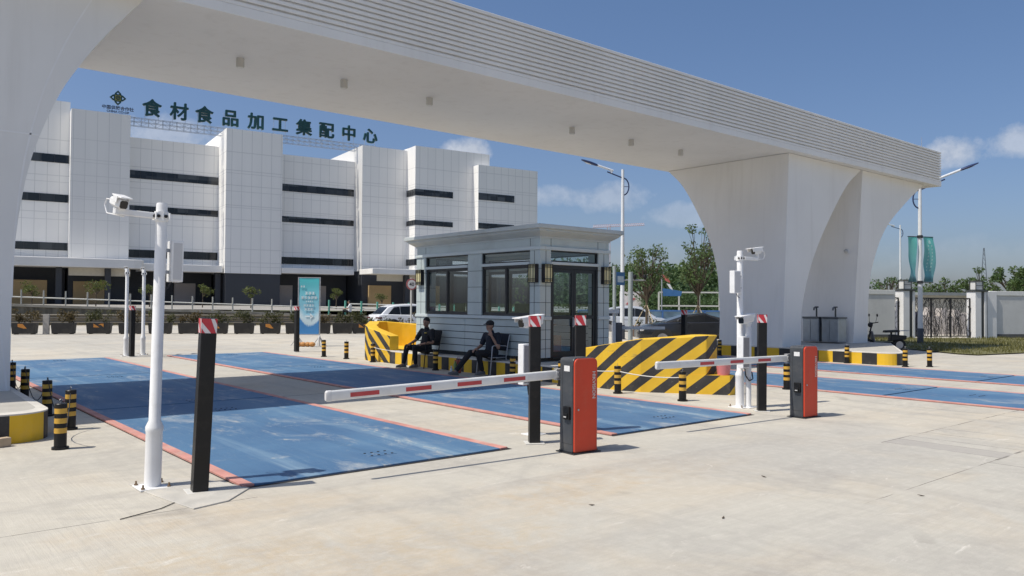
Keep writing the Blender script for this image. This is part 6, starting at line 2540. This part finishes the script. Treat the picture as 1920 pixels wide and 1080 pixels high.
b = MB(); b.tube([(.56, 0, .25), (.44, 0, .80), (.38, 0, 1.00)], .028, 8); b.tube([(.34, -.34, 1.03), (.40, -.15, 1.0), (.40, .15, 1.0), (.34, .34, 1.03)], .016, 8); b.ball((.46, 0, .93), 1, (.08, .10, .09), 10); b.build("handlebar", MATTBLACK, sc_)
for s in (-1, 1):
    b = MB(); b.tube([(.38, s * .24, 1.02), (.36, s * .30, 1.22)], .008, 6); b.ball((.36, s * .31, 1.27), 1, (.018, .06, .055), 10); b.build("mirror", BLACK, sc_)
b = MB(); b.loft([[(-.52, -.13, .68), (-.02, -.12, .66), (-.02, .12, .66), (-.52, .13, .68)], [(-.52, -.12, .76), (-.04, -.11, .74), (-.04, .11, .74), (-.52, .12, .76)]]); b.tube([(-.28, 0, .45), (-.28, 0, .68)], .035, 8); b.build("saddle", MATTBLACK, sc_, .02)
b = MB(); b.tube([(-.5, -.1, .72), (-.85, -.12, .74), (-.85, .12, .74), (-.5, .1, .72)], .012, 6); b.build("carrier", STEEL, sc_)

# ================================================================== FAR TREES, WOODS, HILL, PYLON, CRANE
def hill(name, pts, depth, hfun, mt):
    b = MB()
    n = 60
    rows = []
    (x0, y0), (x1, y1) = pts
    dx_, dy_ = x1 - x0, y1 - y0
    L = math.hypot(dx_, dy_)
    nx_, ny_ = dy_ / L, -dx_ / L
    if nx_ * x0 + ny_ * y0 < 0:
        nx_, ny_ = -nx_, -ny_
    for i in range(n + 1):
        f = i / n
        px, py = x0 + dx_ * f, y0 + dy_ * f
        h = hfun(f)
        rows.append([(px, py, -.2), (px + nx_ * depth * .25, py + ny_ * depth * .25, h * .72), (px + nx_ * depth * .5, py + ny_ * depth * .5, h), (px + nx_ * depth, py + ny_ * depth, -.2)])
    b.loft(rows, 0, close=False, cap=False, smooth=True)
    return b.build(name, mt), (x0, y0, dx_, dy_, nx_, ny_)


def wood(name, pts, depth, hfun, seed, cl, per, leafs, mt=None):
    """far wood: one mass of leaf clumps over a mound"""
    (x0, y0), (x1, y1) = pts
    dx_, dy_ = x1 - x0, y1 - y0
    L = math.hypot(dx_, dy_)
    nx_, ny_ = dy_ / L, -dx_ / L
    if nx_ * x0 + ny_ * y0 < 0:
        nx_, ny_ = -nx_, -ny_
    rg = random.Random(seed)
    b = MB()
    for _ in range(cl):
        f = rg.random()
        q = rg.random() ** 1.5
        h = hfun(f)
        z = h * rg.uniform(.1, 1.0)
        k = (1 - abs(z / h - .0) * .5)
        r = rg.uniform(.6, 1.3) * leafs * 2.2
        c = (x0 + dx_ * f + nx_ * depth * q * (z / h), y0 + dy_ * f + ny_ * depth * q * (z / h), z)
        blobs(b, [(c, (r, r, r * .8))], per, leafs, rg, .1)
    return tag(b.build(name, mt or LEAFWOOD), kind='stuff')


hm, _ = hill("hills", [(100, 200), (212, 108)], 90, lambda f: 11.5 + 2.0 * math.sin(7 * f + 1) + 1.2 * math.sin(19 * f), P("wooded_hill", (.040, .075, .030), .95, var=.4, vs=.06, dirt=((.07, .10, .045), .6), ds=.2))
tag(hm, kind='structure')
wood("far_wood", [(142, 168), (200, 115)], 30, lambda f: 13.0 + 1.2 * math.sin(11 * f) + .8 * math.sin(29 * f), 31, 620, 16, 1.5)
wood("hedge", [(46.8, 40.0), (55, 33.0)], 2.0, lambda f: 2.5 + .35 * math.sin(9 * f), 32, 260, 26, .22)
wood("roadside_wood", [(41, 48), (64, 30)], 6.0, lambda f: 3.4 + .7 * math.sin(8 * f) + .5 * math.sin(21 * f), 33, 320, 26, .30)
wood("tree_belt", [(84, 44), (118, -2)], 14, lambda f: 2.7 + .6 * math.sin(15 * f) + .5 * math.sin(37 * f + 1) + 2.0 * math.exp(-((f - .09) / .05) ** 2) - .6 * math.exp(-((f - .45) / .16) ** 2), 34, 420, 22, .50)
rg = random.Random(41)
tree("distant_tree", "sparse bare-topped tree over the yard wall left of the first lantern", (60.6, 27.2, 0), 4.1, crown_of(rg, 0, 0, 3.2, 1.5, 1.5, .8, 12, .34), 26, .22, LEAFWOOD, 42, .10, .3, 7)
tree("distant_tree", "leafy tree showing between the flags and the second lantern", (72.0, 27.9, 0), 3.9, crown_of(rg, 0, 0, 3.1, 1.5, 1.5, .7, 12, .55), 60, .28, LEAF, 43, .12, .4, 4)
tree("distant_tree", "ragged tree right behind the second lantern pillar", (65.3, 22.7, 0), 4.6, crown_of(rg, 0, 0, 3.5, 1.4, 1.4, 1.1, 14, .42), 60, .26, LEAF, 44, .10, .35, 6)
tree("distant_tree", "broad leafy tree rising over the yard wall at the right edge", (76.5, 23.6, 0), 5.2, crown_of(rg, 0, 0, 3.7, 3.2, 3.2, 1.2, 26, .65), 85, .32, LEAF, 45, .14, .35, 5)
py = thing("lattice_pylon", "thin distant lattice pylon on the horizon right of the flags", "pylon", (330.4, 113.7, 0), .3)
b = MB()
for sx in (-1, 1):
    for sy in (-1, 1):
        b.bar((sx * 1.6, sy * 1.6, 0), (sx * .12, sy * .12, 23.9), .16)
for i in range(14):
    z0, z1 = 23.9 * i / 14, 23.9 * (i + 1) / 14
    a0, a1 = 1.6 - 1.48 * i / 14, 1.6 - 1.48 * (i + 1) / 14
    for sy in (-1, 1):
        b.bar((-a0, sy * a0, z0), (a1, sy * a1, z1), .10)
        b.bar((a0, sy * a0, z0), (-a1, sy * a1, z1), .10)
        b.bar((sy * a0, -a0, z0), (sy * a1, a1, z1), .10)
        b.bar((-a0, sy * a0, z0), (a0, sy * a0, z0), .12)
b.build("lattice", P("pylon_grey", (.12, .14, .17), .6), py)
cr = thing("tower_crane", "tower crane jib coloured pale for haze above the booth roof on the horizon", "crane", (221, 205.5, 0), math.atan2(-9.8, 11.6))
b = MB()
rd2 = P("crane_haze_tint", (.55, .44, .48), .6)  # paled towards the sky, distance haze put into the colour
for sx in (-.5, .5):
    for sy in (-.5, .5):
        b.bar((sx, sy, 0), (sx, sy, 31.5), .16)
b.build("mast", rd2, cr)
b = MB()
for y in (-.5, .5):
    b.bar((-6, y, 30.6), (13.5, y, 31.6), .12)
b.bar((-6, 0, 31.6), (13.5, 0, 32.4), .12)
for i in range(26):
    x = -6 + .75 * i
    z = 30.6 + (x + 6) / 19.5
    b.bar((x, -.5, z), (x + .37, 0, z + .95), .10)
    b.bar((x + .37, 0, z + .95), (x + .75, -.5, z), .10)
b.build("jib", rd2, cr)
bpy.context.view_layer.update()
